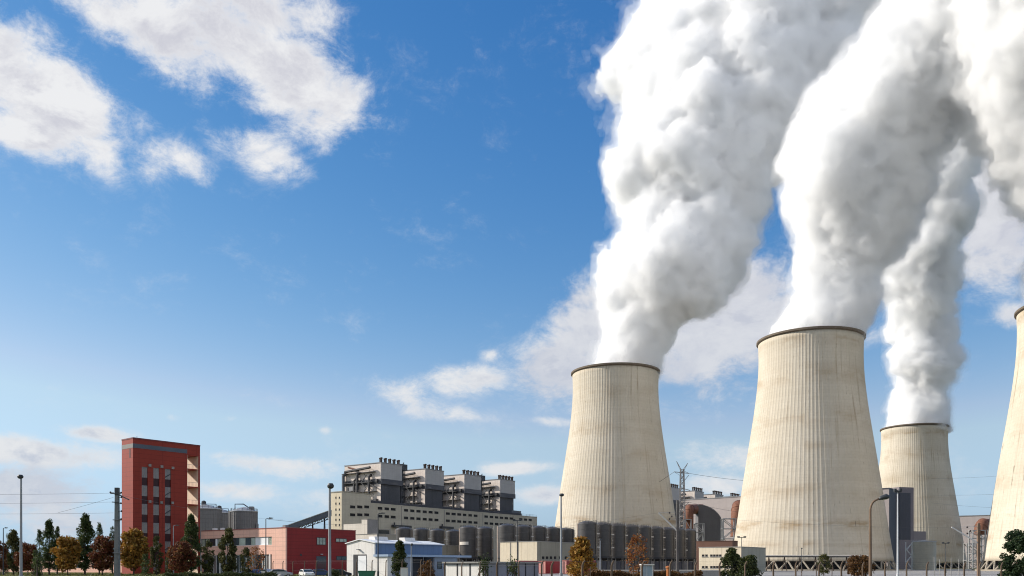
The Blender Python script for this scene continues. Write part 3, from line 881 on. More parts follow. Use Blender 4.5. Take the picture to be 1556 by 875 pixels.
# ------------------------------------------------------------------ boiler houses
def boiler_house(loc, label, stair):
    r = empty('boiler_house', loc, fh.t, label, 'boiler house', 'boiler houses of the power plant')
    W_, D_, T_ = 21.0, 36.0, 73.3
    zu, zm = 62.4, 58.8
    MB().box(.0, W_, .0, D_, zu, T_).build('upper_wall', [M_BOILU], r)
    MB().box(-.06, -.003, .4, D_-.2, 20, T_-.6).build('side_wall', M_BOILS, r)  # lighter sheet over the flank, sunlight put into its colour
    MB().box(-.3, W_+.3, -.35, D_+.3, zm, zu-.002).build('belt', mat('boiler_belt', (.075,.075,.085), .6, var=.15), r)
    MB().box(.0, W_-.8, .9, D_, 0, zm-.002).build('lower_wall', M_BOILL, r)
    MB().box(-.25, W_+.25, -.25, D_+.25, T_, T_+.5).build('roof_edge', M_STEELG, r)
    for i in range(5):
        v = MB()
        x = 1.5+i*4.4
        for dy, dx in ((1.2, 0), (3.2, .9)):
            v.lathe([(.62, T_+.5), (.62, T_+2.8), (.85, T_+3.1), (.85, T_+3.8), (.3, T_+4.0)], 10, x+dx, dy)
        v.build('vent', mat('vent_dark', (.045,.032,.03), .7, var=.3), r)
    rng = random.Random(stair+3)
    # walkways hung on the sunlit flank
    for z in (67.5, 60.5, 54.0, 49.0, 44.5, 40):
        g = MB().box(-2.6, -.07, 3+rng.random()*8, D_+1-rng.random()*6, z-.35, z)
        y0 = 4
        for i in range(9):
            y = 5+i*3.6; g.bar((-2.5, y, z), (-2.5, y, z+1.1), .1)
        g.bar((-2.5, 5, z+1.1), (-2.5, 34, z+1.1), .12)
        for i in range(4):
            y = 7+i*8; g.bar((-2.5, y, z-.3), (-.1, y, z-2.4), .18)
        g.build('walkway', M_STEELD, r)
    for y, z0, z1, rad in ((10, 36, 64, .9), (21.5, 34, 66, 1.1), (24.5, 34, 62, .7), (35.4, 34, 66, 1.2)):
        p = MB().tube([(-1.8, y, z0), (-1.8, y, z1), (-.9, y-.6, z1+1.2), (-.05, y-.6, z1+1.2)], rad, 8)
        p.build('pipe', M_STEELD if rad < 1.15 else M_SLATE, r)
    dct = MB().tube([(-2.6, 33, 68.6), (-2.6, 8, 70.4)], .9, 8); dct.build('duct', M_STEELD, r)
    MB().tube([(-2.2, 30, 71.8), (-2.2, 20, 69.2)], .6, 6).build('duct', M_RUST, r)
    MB().tube([(-1.6, 3, 56), (-1.6, 13, 61)], .5, 6).build('pipe', M_STEELD, r)
    MB().box(-1.8, -.08, 3, 6, 44, 48.5).build('machine_box', M_STEELD, r)
    MB().box(-1.5, -.08, 2.5, 4.6, 60, 62).build('machine_box', M_STEELD, r)
    MB().box(-1.7, -.08, 26, 30, 55, 58).build('machine_box', M_STEELG, r)
    for y in (27.5, 31): MB().box(-.4, -.07, y, y+1.4, 55.6, 57.6).build('hatch', M_FRAME, r)
    sg = MB()                                                     # stair zigzag
    for i in range(6): sg.bar((-2.3, 12+5*(i % 2), 38+i*4.5), (-2.3, 17-5*(i % 2), 42.5+i*4.5), .5)
    sg.build('stair', M_STEELD, r)
    if stair:
        s = MB()
        x0, x1 = W_+.4, W_+4.6
        for x in (x0, x1):
            for y in (1.5, 6.5): s.bar((x, y, 30), (x, y, 74), .45)
        for i in range(11):
            z = 32+i*4; s.box(x0, x1, 1.5, 6.5, z-.2, z+.05)
            s.bar((x0+.4, 2+(i % 2)*3.6, z), (x1-.4, 2+(i % 2)*3.6, z+4), .5)
        s.box(x0+.8, x1-.4, 2.2, 6.0, 30, 70)
        s.box(x0-.6, x1+1.8, .6, 7.4, 70.2, 74.6)
        s.build('stair_tower', M_STEELD, r)
    return r
bx, by = fh.X-.0, 0
base = Vector((-90.3, 590.4, 0)); ux, uy = math.cos(fh.t), math.sin(fh.t)
bl = ['boiler house nearest to the red buildings, rising behind the tall end of the turbine hall',
      'second grey boiler house from the left above the turbine hall roof',
      'third grey boiler house from the left, beside a dark stair tower',
      'rightmost grey boiler house of the four above the turbine hall']
for k in range(4):
    tt = (0, 46.2, 92.2, 139.2)[k]
    boiler_house((base.x+ux*tt, base.y+uy*tt, 0), bl[k], 1 if k in (0, 2) else 0)
bl2 = ['boiler house partly hidden by the tower behind the tanks, next to the pylon',
       'boiler house top peeping over the mauve wall just right of the pylon',
       'middle boiler house top peeping over the mauve wall',
       'boiler house top over the mauve wall, touching the edge of the biggest tower']
for k, (px, Y) in enumerate(((1018, 775), (1056, 812), (1087, 850), (1114, 878))):
    boiler_house((PX(px, Y), Y, 0), bl2[k], 0)

# ------------------------------------------------------------------ inclined conveyor
rc = empty('conveyor_bridge', (PX(470, 505), 505, 0), 0, 'slate blue inclined conveyor gallery climbing to the turbine hall end', 'conveyor')
xa, za, xb, zb = -18, PZ(812, 505), PX(503, 505)-PX(470, 505), PZ(784, 505)
m = MB()
m.extr([(xa, za), (xb, zb), (xb, zb+3.2), (xa, za+3.2)], 'y', -1.6, 1.6)
m.build('gallery', M_SLATE, rc)
MB().extr([(xa, za+3.203), (xb, zb+3.203), (xb, zb+3.6), (xa, za+3.6)], 'y', -1.9, 1.9).build('roof', M_GALV, rc)
lt = MB()
for i in range(12):
    f0, f1 = i/12, (i+1)/12
    pa = (xa+(xb-xa)*f0, -1.7, za+(zb-za)*f0-1.6); pb = (xa+(xb-xa)*f1, -1.7, za+(zb-za)*f1+.1)
    lt.bar(pa, pb, .3); lt.bar((pb[0], -1.7, pb[2]-1.7), pb, .3)
lt.bar((xa, -1.7, za-1.6), (xb, -1.7, zb-1.6), .4)
lt.build('truss', M_STEELD, rc)
for x in (2, 9):
    zt = za+(zb-za)*(x-xa)/(xb-xa)
    MB().bar((x-1.2, 0, 0), (x, 0, zt), .6).bar((x+1.2, 0, 0), (x, 0, zt), .6).build('leg', M_SLATE, rc)

# ------------------------------------------------------------------ steel tanks
M_LEG = mat('tank_leg', (.13,.125,.12), .6, var=.2)
M_LIT_EDGE = mat('lit_edge_tone', (.50,.40,.33), .6, var=.15)
def make_tank(label, group):
    r = empty('steel_tank', (0, 0, 0), R(53.13), label, 'tank', group)
    rad, z0, z1 = 4.05, 5.9, 20.0
    sh = MB().lathe([(rad*.55, z0-1.6), (rad, z0), (rad, z1-.5), (rad-.35, z1)], 40, cap0=True, cap1=False)
    for z in (8.6, 11.4, 14.2, 17.0): sh.lathe([(rad+.01, z), (rad+.09, z+.02), (rad+.09, z+.16), (rad+.01, z+.18)], 40, cap0=False, cap1=False)
    sh.build('shell', M_TANK, r, smooth=True, autosmooth=30)
    MB().lathe([(rad-.36, z1-.01), (rad*.55, z1+.55), (.4, z1+.9)], 40, cap0=False, cap1=True).build('roof', M_TANK, r, smooth=True, autosmooth=40)
    rl = MB()
    for i in range(20):
        a0, a1 = 2*math.pi*i/20, 2*math.pi*(i+1)/20
        p0 = (math.cos(a0)*(rad-.3), math.sin(a0)*(rad-.3)); p1 = (math.cos(a1)*(rad-.3), math.sin(a1)*(rad-.3))
        rl.bar((*p0, z1), (*p0, z1+.9), .06); rl.bar((*p0, z1+.9), (*p1, z1+.9), .06)
    rl.build('railing', M_STEELD, r)
    MB().lathe([(rad+.12, z0-.5), (rad+.12, z0+.25)], 32, cap0=False, cap1=False).build('ring_beam', M_STEELD, r)
    for i in range(8):
        a = 2*math.pi*(i+.5)/8
        MB().tube([(math.cos(a)*(rad-.4), math.sin(a)*(rad-.4), -.1), (math.cos(a)*(rad-.4), math.sin(a)*(rad-.4), z0)], .24, 6).build('leg', M_LEG, r)
    ld = MB()                                                     # caged ladder on the far right flank
    a = R(-35); cx, cy_ = math.cos(a)*(rad+.35), math.sin(a)*(rad+.35)
    for s in (-.25, .25): ld.bar((cx-math.sin(a)*s, cy_+math.cos(a)*s, .2), (cx-math.sin(a)*s, cy_+math.cos(a)*s, z1+1), .06)
    for i in range(14): ld.box(cx-.42, cx+.42, cy_-.42, cy_+.42, 3+i*1.25, 3.06+i*1.25)
    ld.build('ladder', M_GALV, r)
    a = R(122)                                                    # pale tube along the left edge, added to show it as sunlit
    MB().tube([(math.cos(a)*(rad+.12), math.sin(a)*(rad+.12), .2), (math.cos(a)*(rad+.12), math.sin(a)*(rad+.12), z1-.3)], .34, 8).build('lit_edge', M_LIT_EDGE, r)
    MB().lathe([(rad*.82, 0), (rad*.82, z0-1.7)], 24, cap0=False).build('shade_core', M_CHAR, r)  # dark drum added between the legs to give the shade beneath
    for z in (9.6, 15.2):
        MB().box(rad*.2, rad*.75, -rad*.98, -rad*.62, z, z+.5).build('hatch', M_GALV, r)
    pf = MB().tube([(math.cos(R(-95))*rad*1.02, math.sin(R(-95))*rad*1.02, z0+1), (math.cos(R(-95))*rad*1.06, math.sin(R(-95))*rad*1.06, z1)], .12, 5)
    pf.build('pipe', M_STEELD, r)
    return r
tank0 = None
def tank_row(px, Y, n, labels, group, pitch=12.0, zoff=0.0, ang=53.13):
    global tank0
    x0 = PX(px, Y)
    for i in range(n):
        if tank0 is None: t = make_tank(labels[i], group); tank0 = t
        else: t = copy_tree(tank0)
        t['label'] = labels[i]; t['group'] = group
        t.location = (x0+math.cos(R(ang))*pitch*i, Y+math.sin(R(ang))*pitch*i, zoff)
ordn = ['first', 'second', 'third', 'fourth', 'fifth', 'sixth', 'seventh', 'eighth', 'ninth']
tank_row(893, 356, 9, ['dark steel tank at the left end of the row of nine, orange tree before it'] +
         [f'{ordn[i]} dark steel tank from the left in the long row of nine' for i in range(1, 8)] +
         ['dark steel tank at the right end of the row of nine, beside the cream annexe'], 'dark steel tanks in front of the left cooling tower')
tank_row(770.5, 381, 5, ['leftmost of five dark tanks behind the cream box building'] +
         [f'{ordn[i]} of five dark tanks behind the cream box building, counted from the left' for i in range(1, 4)] +
         ['rightmost of five dark tanks behind the cream box building, before the cooling tower'], 'dark tanks behind the cream box building')
tank_row(712, 398, 2, ['wide brown steel tank with a pale patch on its flank', 'dark steel tank just right of the tank with the pale patch'], 'pair of dark steel tanks')
tank_row(614, 412, 4, ['leftmost of four tanks over the blue shed roof, sunlit on its left edge',
                       'second of four tanks over the blue shed roof', 'third of four tanks over the blue shed roof',
                       'rightmost of four tanks over the blue shed roof, above a shaded olive wall'], 'dark tanks behind the blue shed')
# pale patch on the flank of the first tank of the pair
for o in list(COL.objects):
    if o.get('label', '').startswith('wide brown steel tank'):
        p = MB()
        a0, a1 = R(-170-53), R(-88-53); n = 10
        vs = []; 
        for i in range(n+1):
            a = a0+(a1-a0)*i/n
            for rr in (4.0, 4.16):
                for z in (11.8, 13.2): vs.append((math.cos(a)*rr, math.sin(a)*rr, z))
        fs_ = []
        for i in range(n):
            b = i*4; c = b+4
            fs_ += [(b+2, c+2, c+3, b+3), (b, c, c+2, b+2), (b+1, b+3, c+3, c+1)]
        p.add(vs, fs_); p.build('patch', M_PALEW, o)

# two clad silos behind the office roof
def silo(px, Y, rpx, py, label, frame):
    r = empty('storage_silo', (PX(px, Y), Y, 0), 0, label, 'silo', 'clad silos behind the office')
    rad = rpx/F*Y; z = PZ(py, Y)
    sh = MB().lathe([(rad, 0), (rad, z), ], 36, cap1=False)
    for i in range(36):
        a = 2*math.pi*i/36; sh.bar((math.cos(a)*(rad+.04), math.sin(a)*(rad+.04), 0), (math.cos(a)*(rad+.04), math.sin(a)*(rad+.04), z), .12)
    sh.build('shell', M_SILO, r)
    MB().lathe([(rad+.25, z-.1), (rad+.25, z+.15), (rad*.5, z+1.3), (.6, z+1.9)], 36, cap0=False).build('roof', M_GALV, r, smooth=True, autosmooth=30)
    rl = MB()
    for i in range(18):
        a0, a1 = 2*math.pi*i/18, 2*math.pi*(i+1)/18
        p0 = (math.cos(a0)*rad, math.sin(a0)*rad); p1 = (math.cos(a1)*rad, math.sin(a1)*rad)
        rl.bar((*p0, z), (*p0, z+1.2), .08); rl.bar((*p0, z+1.2), (*p1, z+1.2), .08); rl.bar((*p0, z+.7), (*p1, z+.7), .06)
    rl.build('railing', M_STEELD, r)
    if frame:
        fr = MB().tube([(-rad*.55, -rad*.5, z), (-rad*.55, -rad*.5, z+2.9), (rad*.1, -rad*.5, z+2.9), (rad*.5, -rad*.5, z+1.5)], .22, 6)
        fr.build('feed_pipe', M_SLATE, r)
        MB().box(rad*.5, rad*.8, -rad*.4, 0, z+.5, z+2.0).build('hopper', M_STEELG, r)
    else:
        MB().tube([(-rad*.2, -rad*.6, z+.4), (-rad*.2, -rad*.6, z+1.9), (rad*.8, -rad*.3, z+1.9), (rad*.8, -rad*.3, z)], .18, 6).build('feed_pipe', M_SLATE, r)
        MB().lathe([(.9, z+1.2), (.9, z+3.0), (.4, z+3.4)], 10, -rad*.1, 0).build('hopper', M_STEELD, r)
    return r
silo(312, 330, 23.5, 774, 'large clad silo against the right edge of the red tower block', False)
silo(335, 372, 17, 780, 'clad silo set back between the two nearer silos', False)
s3 = silo(371, 345, 19.5, 777.5, 'clad silo at the right with a blue pipe frame on its roof', True)
MB().box(-5.6, -4.9, -2.2, -1.2, 0, PZ(777, 345)).build('pale_upright', M_PALEW, s3)  # pale upright box at the left edge of the silo
MB().box(5.3, 6.0, -1.5, -.5, 8, PZ(796, 345)).build('pipe_box', M_STEELG, s3)

# ------------------------------------------------------------------ box buildings among the tanks
def box_building(f, pxl, pxr, py, label, ml, mr, cat='building', name='box_building', base=-.3, coping=M_CONC, front_px=None):
    r = f.root(name, label, cat)
    h = f.zr(py); y = f.yl(pxl); x = f.xr(pxr)
    MB().box(.12, x, 0, y, base, h-.002).build('side_wall', mr, r)  # side walls take a darker colour that holds their shade
    MB().box(0, .118, .0, y, base, h-.002).build('front_wall', ml, r)
    MB().box(-.15, x+.15, -.15, y+.15, h, h+.22).build('roof', coping, r)
    return r, h, x, y
fe = Fac(816, 330)
re_, he, xe, ye = box_building(fe, 760, 873, 822.9, 'plain cream box building in front of five dark tanks', M_CREAM, M_OLIVE)
for px in (823.5, 829.5, 835.5, 841.5, 849, 858):
    x = fe.xr(px); slot_r(re_, x, x+1.6, fe.zr(849.3, x), fe.zr(845.3, x))
for px in (775.5, 787): y = fe.yl(px); MB().tube([(-.12, y, 0), (-.12, y, he)], .1, 5).build('downpipe', M_STEELG, re_)
fc1 = Fac(558, 392)
r1_, h1, x1_, y1_ = box_building(fc1, 549.5, 575, 789, 'stepped pale block with a shaded grey flank before the turbine hall', M_PALEW, M_STEELG)
MB().box(0, 9, y1_+.02, fc1.yl(522), -.3, fc1.zl(796, fc1.yl(535))).build('low_step', M_PALEW, r1_)
MB().box(x1_+.02, x1_+9, 1, y1_, -.3, fc1.zr(803, x1_)).build('side_annexe', M_CONC, r1_)
MB().box(x1_+1.2, x1_+8, .9, .99, fc1.zr(811, x1_), fc1.zr(804.5, x1_)).build('window', M_GLASS, r1_)
fc2 = Fac(572.5, 352)
r2_, h2, x2_, y2_ = box_building(fc2, 541, 602, 811.5, 'pale low annexe under the stepped block, behind the white gable', M_PALEW, M_OLIVE)
fc3 = Fac(600, 372)
r3_, h3, x3_, y3_ = box_building(fc3, 592, 699.5, 826.5, 'building with a shaded olive wall under the tanks behind the blue shed', M_CREAM, M_OLIVE)

# ------------------------------------------------------------------ white and blue shed
fsd = Fac(569, 165)
rsd = fsd.root('workshop_shed', 'white gabled workshop shed with a blue side and a lean-to', 'shed')
ys = fsd.yl(527); xs_ = fsd.xr(672); he_ = fsd.zr(825.2); hp = fsd.zl(820.3, fsd.yl(546)); hl = fsd.zl(826.3, ys)
yp = fsd.yl(547)
MB().extr([(0,-.2),(ys,-.2),(ys,hl),(yp,hp),(0,he_)], 'x', 0, .3).build('gable_wall', M_WHITE, rsd)
MB().box(.302, xs_, 0, .25, -.2, he_-.02).build('side_wall', M_BLUEW, rsd)
MB().box(.302, xs_, .26, ys-.1, -.2, he_-.3).build('core', M_CONC, rsd)
MB().extr([(-.45,he_-.03),(yp,hp+.02),(ys+.3,hl-.03),(ys+.3,hl+.14),(yp,hp+.2),(-.45,he_+.14)], 'x', -.25, xs_+.3).build('roof', mat('white_roof', (.80,.80,.80), .45, var=.05), rsd)
for a, b in ((3.0, 6.6), (11.5, 14.5)):
    m = MB().extr([(yp-1.3,hp-.3),(yp+.6,hp-.1),(yp+.6,hp+.75),(yp-.9,hp+.75)], 'x', a, b)
    m.build('roof_light', M_WHITE, rsd)
y0, y1 = fsd.yl(557), fsd.yl(537); zd = fsd.zl(842.3, y0)
dr = MB().box(-.04, .05, y0, y1, 0, zd).build('door', M_FRAME, rsd)
MB().box(-.075, -.042, y0+.05, y0+(y1-y0)*.62, .1, zd-.25).build('leaf', M_BLIND, dr)
yl_ = fsd.yl(546); MB().box(-.6, 0, yl_-.25, yl_+.25, fsd.zl(835.5, yl_), fsd.zl(834.3, yl_)).build('lamp', M_STEELG, rsd)
# lean-to along the side
wl = 3.5; hz = fsd.zr(843)-.35
MB().box(0, 1.2, -wl, -.003, -.2, hz).build('lean_to_wall', M_WHITE, rsd)
MB().box(1.203, 6.8, -wl+.05, -.003, -.2, hz).box(13.4, 20.5, -wl+.05, -.003, -.2, hz).box(6.803, 13.397, -.9, -.003, -.2, hz).build('lean_to_side', mat('grey_blue_sheet', (.25,.29,.35), .5, var=.12, panel=(1.5,0,.3)), rsd)
MB().box(6.9, 13.3, -1.0, -.902, 0, hz).build('bay_back', M_CHAR, rsd)
for x in (6.9, 10.1, 13.2): MB().tube([(x, -wl+.1, 0), (x, -wl+.1, hz)], .1, 6).build('post', M_STEELG, rsd)
MB().box(-.3, 24.5, -wl-.5, -.003, hz+.003, hz+.42).build('canopy', M_BLUEL, rsd)
for i in range(3): win_r(rsd, 14.2+i*2.0, 15.6+i*2.0, 1.4, 2.9, y=-wl+.05)

# ------------------------------------------------------------------ garages and red sheds at the fence
fg = Fac(734, 140)
rg = fg.root('garage_row', 'low garage row with white doors and a flat dark roof behind the fence', 'garage')
yg = fg.yl(676); xg = fg.xr(819); hg = fg.zr(855.6)
MB().box(.1, xg, .1, yg, -.2, hg).build('wall', mat('garage_shade_grey', (.30,.30,.33), .7, var=.1, panel=(2.7,0,.3)), rg)  # grey keeps the shade of the long side in its colour
nd = 3
for i in range(nd):
    a = yg*i/nd+.15; b = yg*(i+1)/nd-.15
    MB().box(0, .098, a, b, 0, hg-.25).build('garage_door', M_WHITE, rg)
for i in range(nd+1): MB().box(-.05, .1, max(-.06, yg*i/nd-.12), yg*i/nd+.12, 0, hg-.02).build('pillar', M_FRAME, rg)
for i in range(6):
    x = xg*(i+.5)/6; MB().box(x-.1, x+.1, 0, .098, 0, hg).build('post', M_STEELD, rg)
MB().box(-.45, xg+.3, -.45, yg+.3, hg, hg+.24).build('roof', M_CONC, rg)
def red_shed(px, Y, pl, pr, py, label):
    f = Fac(px, Y); r = f.root('container_shed', label, 'shed', 'red sheds behind the garage row')
    y, x, h = f.yl(pl), f.xr(pr), f.zr(py)
    MB().box(.06, x, 0, y, .15, h).build('body', M_REDC, r)
    a = MB().box(0, .058, .05, y/2-.03, .25, h-.12).build('door', M_PINKC, r); MB().bar((-.06, y*.4, .3), (-.06, y*.4, h-.2), .06).build('bar', M_STEELG, a)
    b = MB().box(0, .058, y/2+.03, y-.05, .25, h-.12).build('door', M_PINKC, r); MB().bar((-.06, y*.6, .3), (-.06, y*.6, h-.2), .06).build('bar', M_STEELG, b)
    MB().box(-.05, x+.05, -.05, y+.05, h, h+.1).build('roof', M_PINKC, r)
red_shed(829, 205, 818.5, 852, 853, 'red container shed beside the end of the garage row')
red_shed(861, 200, 851.5, 905, 851.5, 'red container shed half hidden by the orange tree')
red_shed(790, 235, 782, 835, 852.2, 'red container shed peeping over the garage roof')

# ------------------------------------------------------------------ cream annexe by the right tank
fa = Fac(1127, 300)
ra_, ha, xa_, ya_ = box_building(fa, 1062, 1163.5, 831.2, 'cream annexe with two rows of tiny windows at the foot of the biggest tower', M_CREAM, mat('grey_green_shade', (.32,.32,.27), .85, var=.1, streak=.3))
for py in (844, 861.5):
    for px in (1068.5, 1073.5, 1081, 1085.5, 1090, 1094.5, 1104.5, 1109.5):
        y = fa.yl(px); slot_l(ra_, y-.45, y+.45, fa.zl(py+1.6, y), fa.zl(py-1.6, y))
fbn = Fac(1113, 336)
rb_, hb_, xb_, yb_ = box_building(fbn, 1058, 1121, 822, 'brown-roofed hall showing its fascia over the cream annexe', M_BROWN, M_BROWN, coping=M_BROWN)

# mauve gas cleaning walls with rusty ducts
def mauve_wall(px, Y, pl, pr, py, label, deg=53.13):
    f = Fac(px, Y, deg); r = f.root('filter_building', label, 'industrial building')
    y, x, h = f.yl(pl), f.xr(pr), f.zr(py)
    MB().box(0, x, 0, y, -.5, h).build('wall', M_MAUVE, r)
    MB().box(-.3, x+.3, -.3, y+.3, h, h+.7).build('roof_edge', M_STEELG, r)
    return f, r, h, x, y
mauve_wall(1150, 690, 1038, 1190, 753.5, 'huge blank mauve filter building between the two big towers', 47)
fm2, rm2, hm2, xm2, ym2 = mauve_wall(1530, 800, 1440, 1560, 782.5, 'mauve filter building wall seen beyond the farthest tower')
MB().box(-1, 6, 3, 8, hm2, hm2+4).build('lift_housing', M_BROWN, rm2)

def rusty_duct(name_label, pts, rad, legs, Y0):
    r = empty('gas_duct', (pts[0][0], pts[0][1], 0), 0, name_label, 'duct', 'rusty gas ducts on steel trestles')
    o = Vector((pts[0][0], pts[0][1], 0))
    # round the corners of the path
    P = [Vector(p)-o for p in pts]; S = [P[0]]
    for i in range(1, len(P)-1):
        for t in np.linspace(0, 1, 9):
            a = P[i]+(P[i-1]-P[i]).normalized()*rad*1.5; b = P[i]+(P[i+1]-P[i]).normalized()*rad*1.5
            S.append(a*(1-t)**2+P[i]*2*t*(1-t)+b*t*t)
    S.append(P[-1])
    MB().tube(S, rad, 20).build('duct', M_RUST, r, smooth=True, autosmooth=50)
    fl = MB()
    for i in range(0, len(S)-1, 4):
        d = (S[i+1]-S[i]).normalized(); fl.tube([S[i]-d*.15, S[i]+d*.15], rad+.22, 20)
    fl.build('flange', M_RUST, r)
    for (x0, x1, y, zt, n) in legs:
        tr = MB(); X0, X1, Yy = x0-o.x, x1-o.x, y-o.y
        for yy in (Yy, Yy+5):
            tr.bar((X0, yy, 0), (X0, yy, zt), .7); tr.bar((X1, yy, 0), (X1, yy, zt), .7)
            for i in range(n):
                a, b = zt*i/n, zt*(i+1)/n
                tr.bar((X0, yy, b), (X1, yy, b), .5)
                if i % 2: tr.bar((X0, yy, a), (X1, yy, b), .4)
                else: tr.bar((X1, yy, a), (X0, yy, b), .4)
        for i in range(n):
            b = zt*(i+1)/n; tr.box(X0-.6, X1+.6, Yy-.4, Yy+5.4, b-.2, b+.1)
        tr.build('trestle', M_GALV, r)
    return r
Yd = 640
rusty_duct('rusty bent gas duct on a steel trestle just right of the pylon',
    [(PX(1046, Yd), Yd, PZ(806, Yd)), (PX(1046, Yd), Yd, PZ(774, Yd)), (PX(1066, Yd+60), Yd+60, PZ(773, Yd+60))], 3.8,
    [(PX(1041, Yd-6), PX(1050, Yd-6), Yd-6, PZ(790, Yd), 5), (PX(1057, Yd+12), PX(1070, Yd+12), Yd+12, PZ(794, Yd), 5)], Yd)
rusty_duct('rusty gas duct on a trestle against the left edge of the biggest tower',
    [(PX(1120, 610), 610, PZ(815, 610)), (PX(1121, 610), 610, PZ(770, 610)), (PX(1140, 675), 675, PZ(766, 675))], 4.6,
    [(PX(1099, 600), PX(1118, 600), 600, PZ(788, 600), 5)], 610)
rusty_duct('rusty gas duct end pointing left beside the right-edge tower',
    [(PX(1490, 620), 620, PZ(812, 620)), (PX(1490, 620), 620, PZ(796, 620)), (PX(1535, 665), 665, PZ(800, 665))], 4.2,
    [(PX(1478, 612), PX(1497, 612), 612, PZ(806, 612), 5), (PX(1470, 630), PX(1484, 630), 630, PZ(826, 630), 3)], 620)

# extruded dark grey arch in front of the mauve wall
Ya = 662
rah = empty('arched_form', (PX(1061, Ya), Ya, 0), 0, 'dark grey arched form between the rusty ducts before the mauve wall', 'industrial building')
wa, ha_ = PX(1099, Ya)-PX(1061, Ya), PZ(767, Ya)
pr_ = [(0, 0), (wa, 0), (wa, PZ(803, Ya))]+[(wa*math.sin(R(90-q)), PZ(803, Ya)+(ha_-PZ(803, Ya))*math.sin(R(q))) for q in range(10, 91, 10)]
MB().extr(pr_, 'y', 0, 10).build('shell', mat('arch_grey', (.15,.145,.15), .7, var=.1, streak=.2), rah)
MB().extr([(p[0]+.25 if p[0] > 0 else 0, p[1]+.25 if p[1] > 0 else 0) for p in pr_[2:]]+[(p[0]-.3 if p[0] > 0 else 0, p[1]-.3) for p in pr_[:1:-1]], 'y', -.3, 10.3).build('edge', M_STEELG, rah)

# dark slab buildings before the farthest tower
fk = Fac(1351, 520)
rk = fk.root('slab_building', 'tall grey and charcoal slab building beside the biggest tower', 'building')
hk = fk.zr(742.5); xk, yk = fk.xr(1366), fk.yl(1318)
MB().box(.1, xk, 0, yk, -.5, hk).build('side_wall', M_CHAR, rk)
MB().box(0, .098, 0, yk, -.5, hk).build('front_wall', M_MAUVE, rk)
MB().box(-.3, xk+.3, -.3, yk+.3, hk, hk+.6).build('roof_edge', M_CHAR, rk)
fk2 = Fac(1366.5, 536, 20)
rk2 = fk2.root('slab_building', 'tallest charcoal slab building with a paler edge, before the farthest tower', 'building')
hk2 = fk2.zr(739.8); x2, = (fk2.xr(1388.5),)
MB().box(0, x2, 0, 14, -.5, hk2).build('wall', mat('dusky_mauve', (.22,.19,.20), .7, var=.08, panel=(2,0,.2)), rk2)
MB().box(.0, fk2.xr(1383.5), -.12, -.003, fk2.zr(820), fk2.zr(748.5)).build('dark_panel', M_CHAR, rk2)  # dark flat panel over the front, below a paler top strip
MB().box(x2+.01, fk2.xr(1409), 1, 12, -.5, fk2.zr(807, x2)).build('annexe', mat('dusky_mauve2', (.30,.26,.26), .7, var=.08, panel=(2,0,.2)), rk2)
Yt = 468
rtk = empty('storage_tank', (PX(1403.5, Yt), Yt, 0), 0, 'pale grey-green storage tank in front of the charcoal slab', 'tank')
rr = 17.3/F*Yt; zt = PZ(823.5, Yt)
sh = MB().lathe([(rr, -.2), (rr, zt)], 48, cap1=False); sh.build('shell', M_TANKL, rtk, smooth=True, autosmooth=30)
MB().lathe([(rr+.15, zt), (rr+.15, zt+.2), (.5, zt+.9)], 48, cap0=False).build('roof', M_GALV, rtk, smooth=True, autosmooth=30)
rl = MB()
for i in range(24):
    a0, a1 = 2*math.pi*i/24, 2*math.pi*(i+1)/24
    p0 = (math.cos(a0)*rr, math.sin(a0)*rr); p1 = (math.cos(a1)*rr, math.sin(a1)*rr)
    rl.bar((*p0, zt), (*p0, zt+1.1), .07); rl.bar((*p0, zt+1.1), (*p1, zt+1.1), .07)
rl.build('railing', M_GALV, rtk)
stt = MB()
for i in range(4): 
    s = 1 if i % 2 else -1
    stt.bar((-rr-2.2-1.4*s, -1, 1+i*3.3), (-rr-2.2+1.4*s, -1, 4.3+i*3.3), .5)
for x in (-rr-4, -rr-.5): stt.bar((x, -1, 0), (x, -1, zt), .35)
stt.build('stair', M_PALEF, rtk)

# ------------------------------------------------------------------ pipe bridge at the foot of the biggest tower
Yp = 342
rp = empty('pipe_bridge', (PX(1163, Yp), Yp, 0), 0, 'pale pipe bridge on trestles across the foot of the biggest tower', 'pipe bridge')
Lp = PX(1319, Yp)-PX(1163, Yp); zp = PZ(845.5, Yp)
MB().tube([(0, 0, zp+.28), (Lp, 0, zp+.28)], .26, 12).tube([(0, 1.1, zp+.22), (Lp, 1.1, zp+.22)], .2, 10).build('pipe', mat('pipe_wrap', (.62,.56,.48), .5, var=.12), rp)
MB().box(0, Lp, -.5, 1.7, zp-.35, zp).build('deck', M_STEELD, rp)
for i in range(7):
    x = Lp*(i+.25)/6.6
    MB().bar((x-1.0, .5, 0), (x, .5, zp-.35), .28).bar((x+1.0, .5, 0), (x, .5, zp-.35), .28).bar((x-.5, .5, zp*.5), (x+.5, .5, zp*.5), .2).build('trestle', M_BROWNP, rp)

# ------------------------------------------------------------------ paving and verge
M_YARD = mat('yard_asphalt', (.27,.26,.25), .9, var=.2, vscale=.3, dirt=.3, grime=(.14,.12,.10))
M_GRASS = None
tag(MB().prism([(16,110),(330,110),(420,520),(-30,520),(-70,215),(-42,178),(-6,150)], -.2, .006).build('yard', M_YARD), kind='structure')
tag(MB().prism([(-160,210),(-60,150),(-20,95),(30,78),(30,84),(-14,102),(-54,158),(-160,222)], -.2, .012).build('footpath', mat('path_asphalt', (.15,.145,.14), .9, var=.15)), kind='structure')

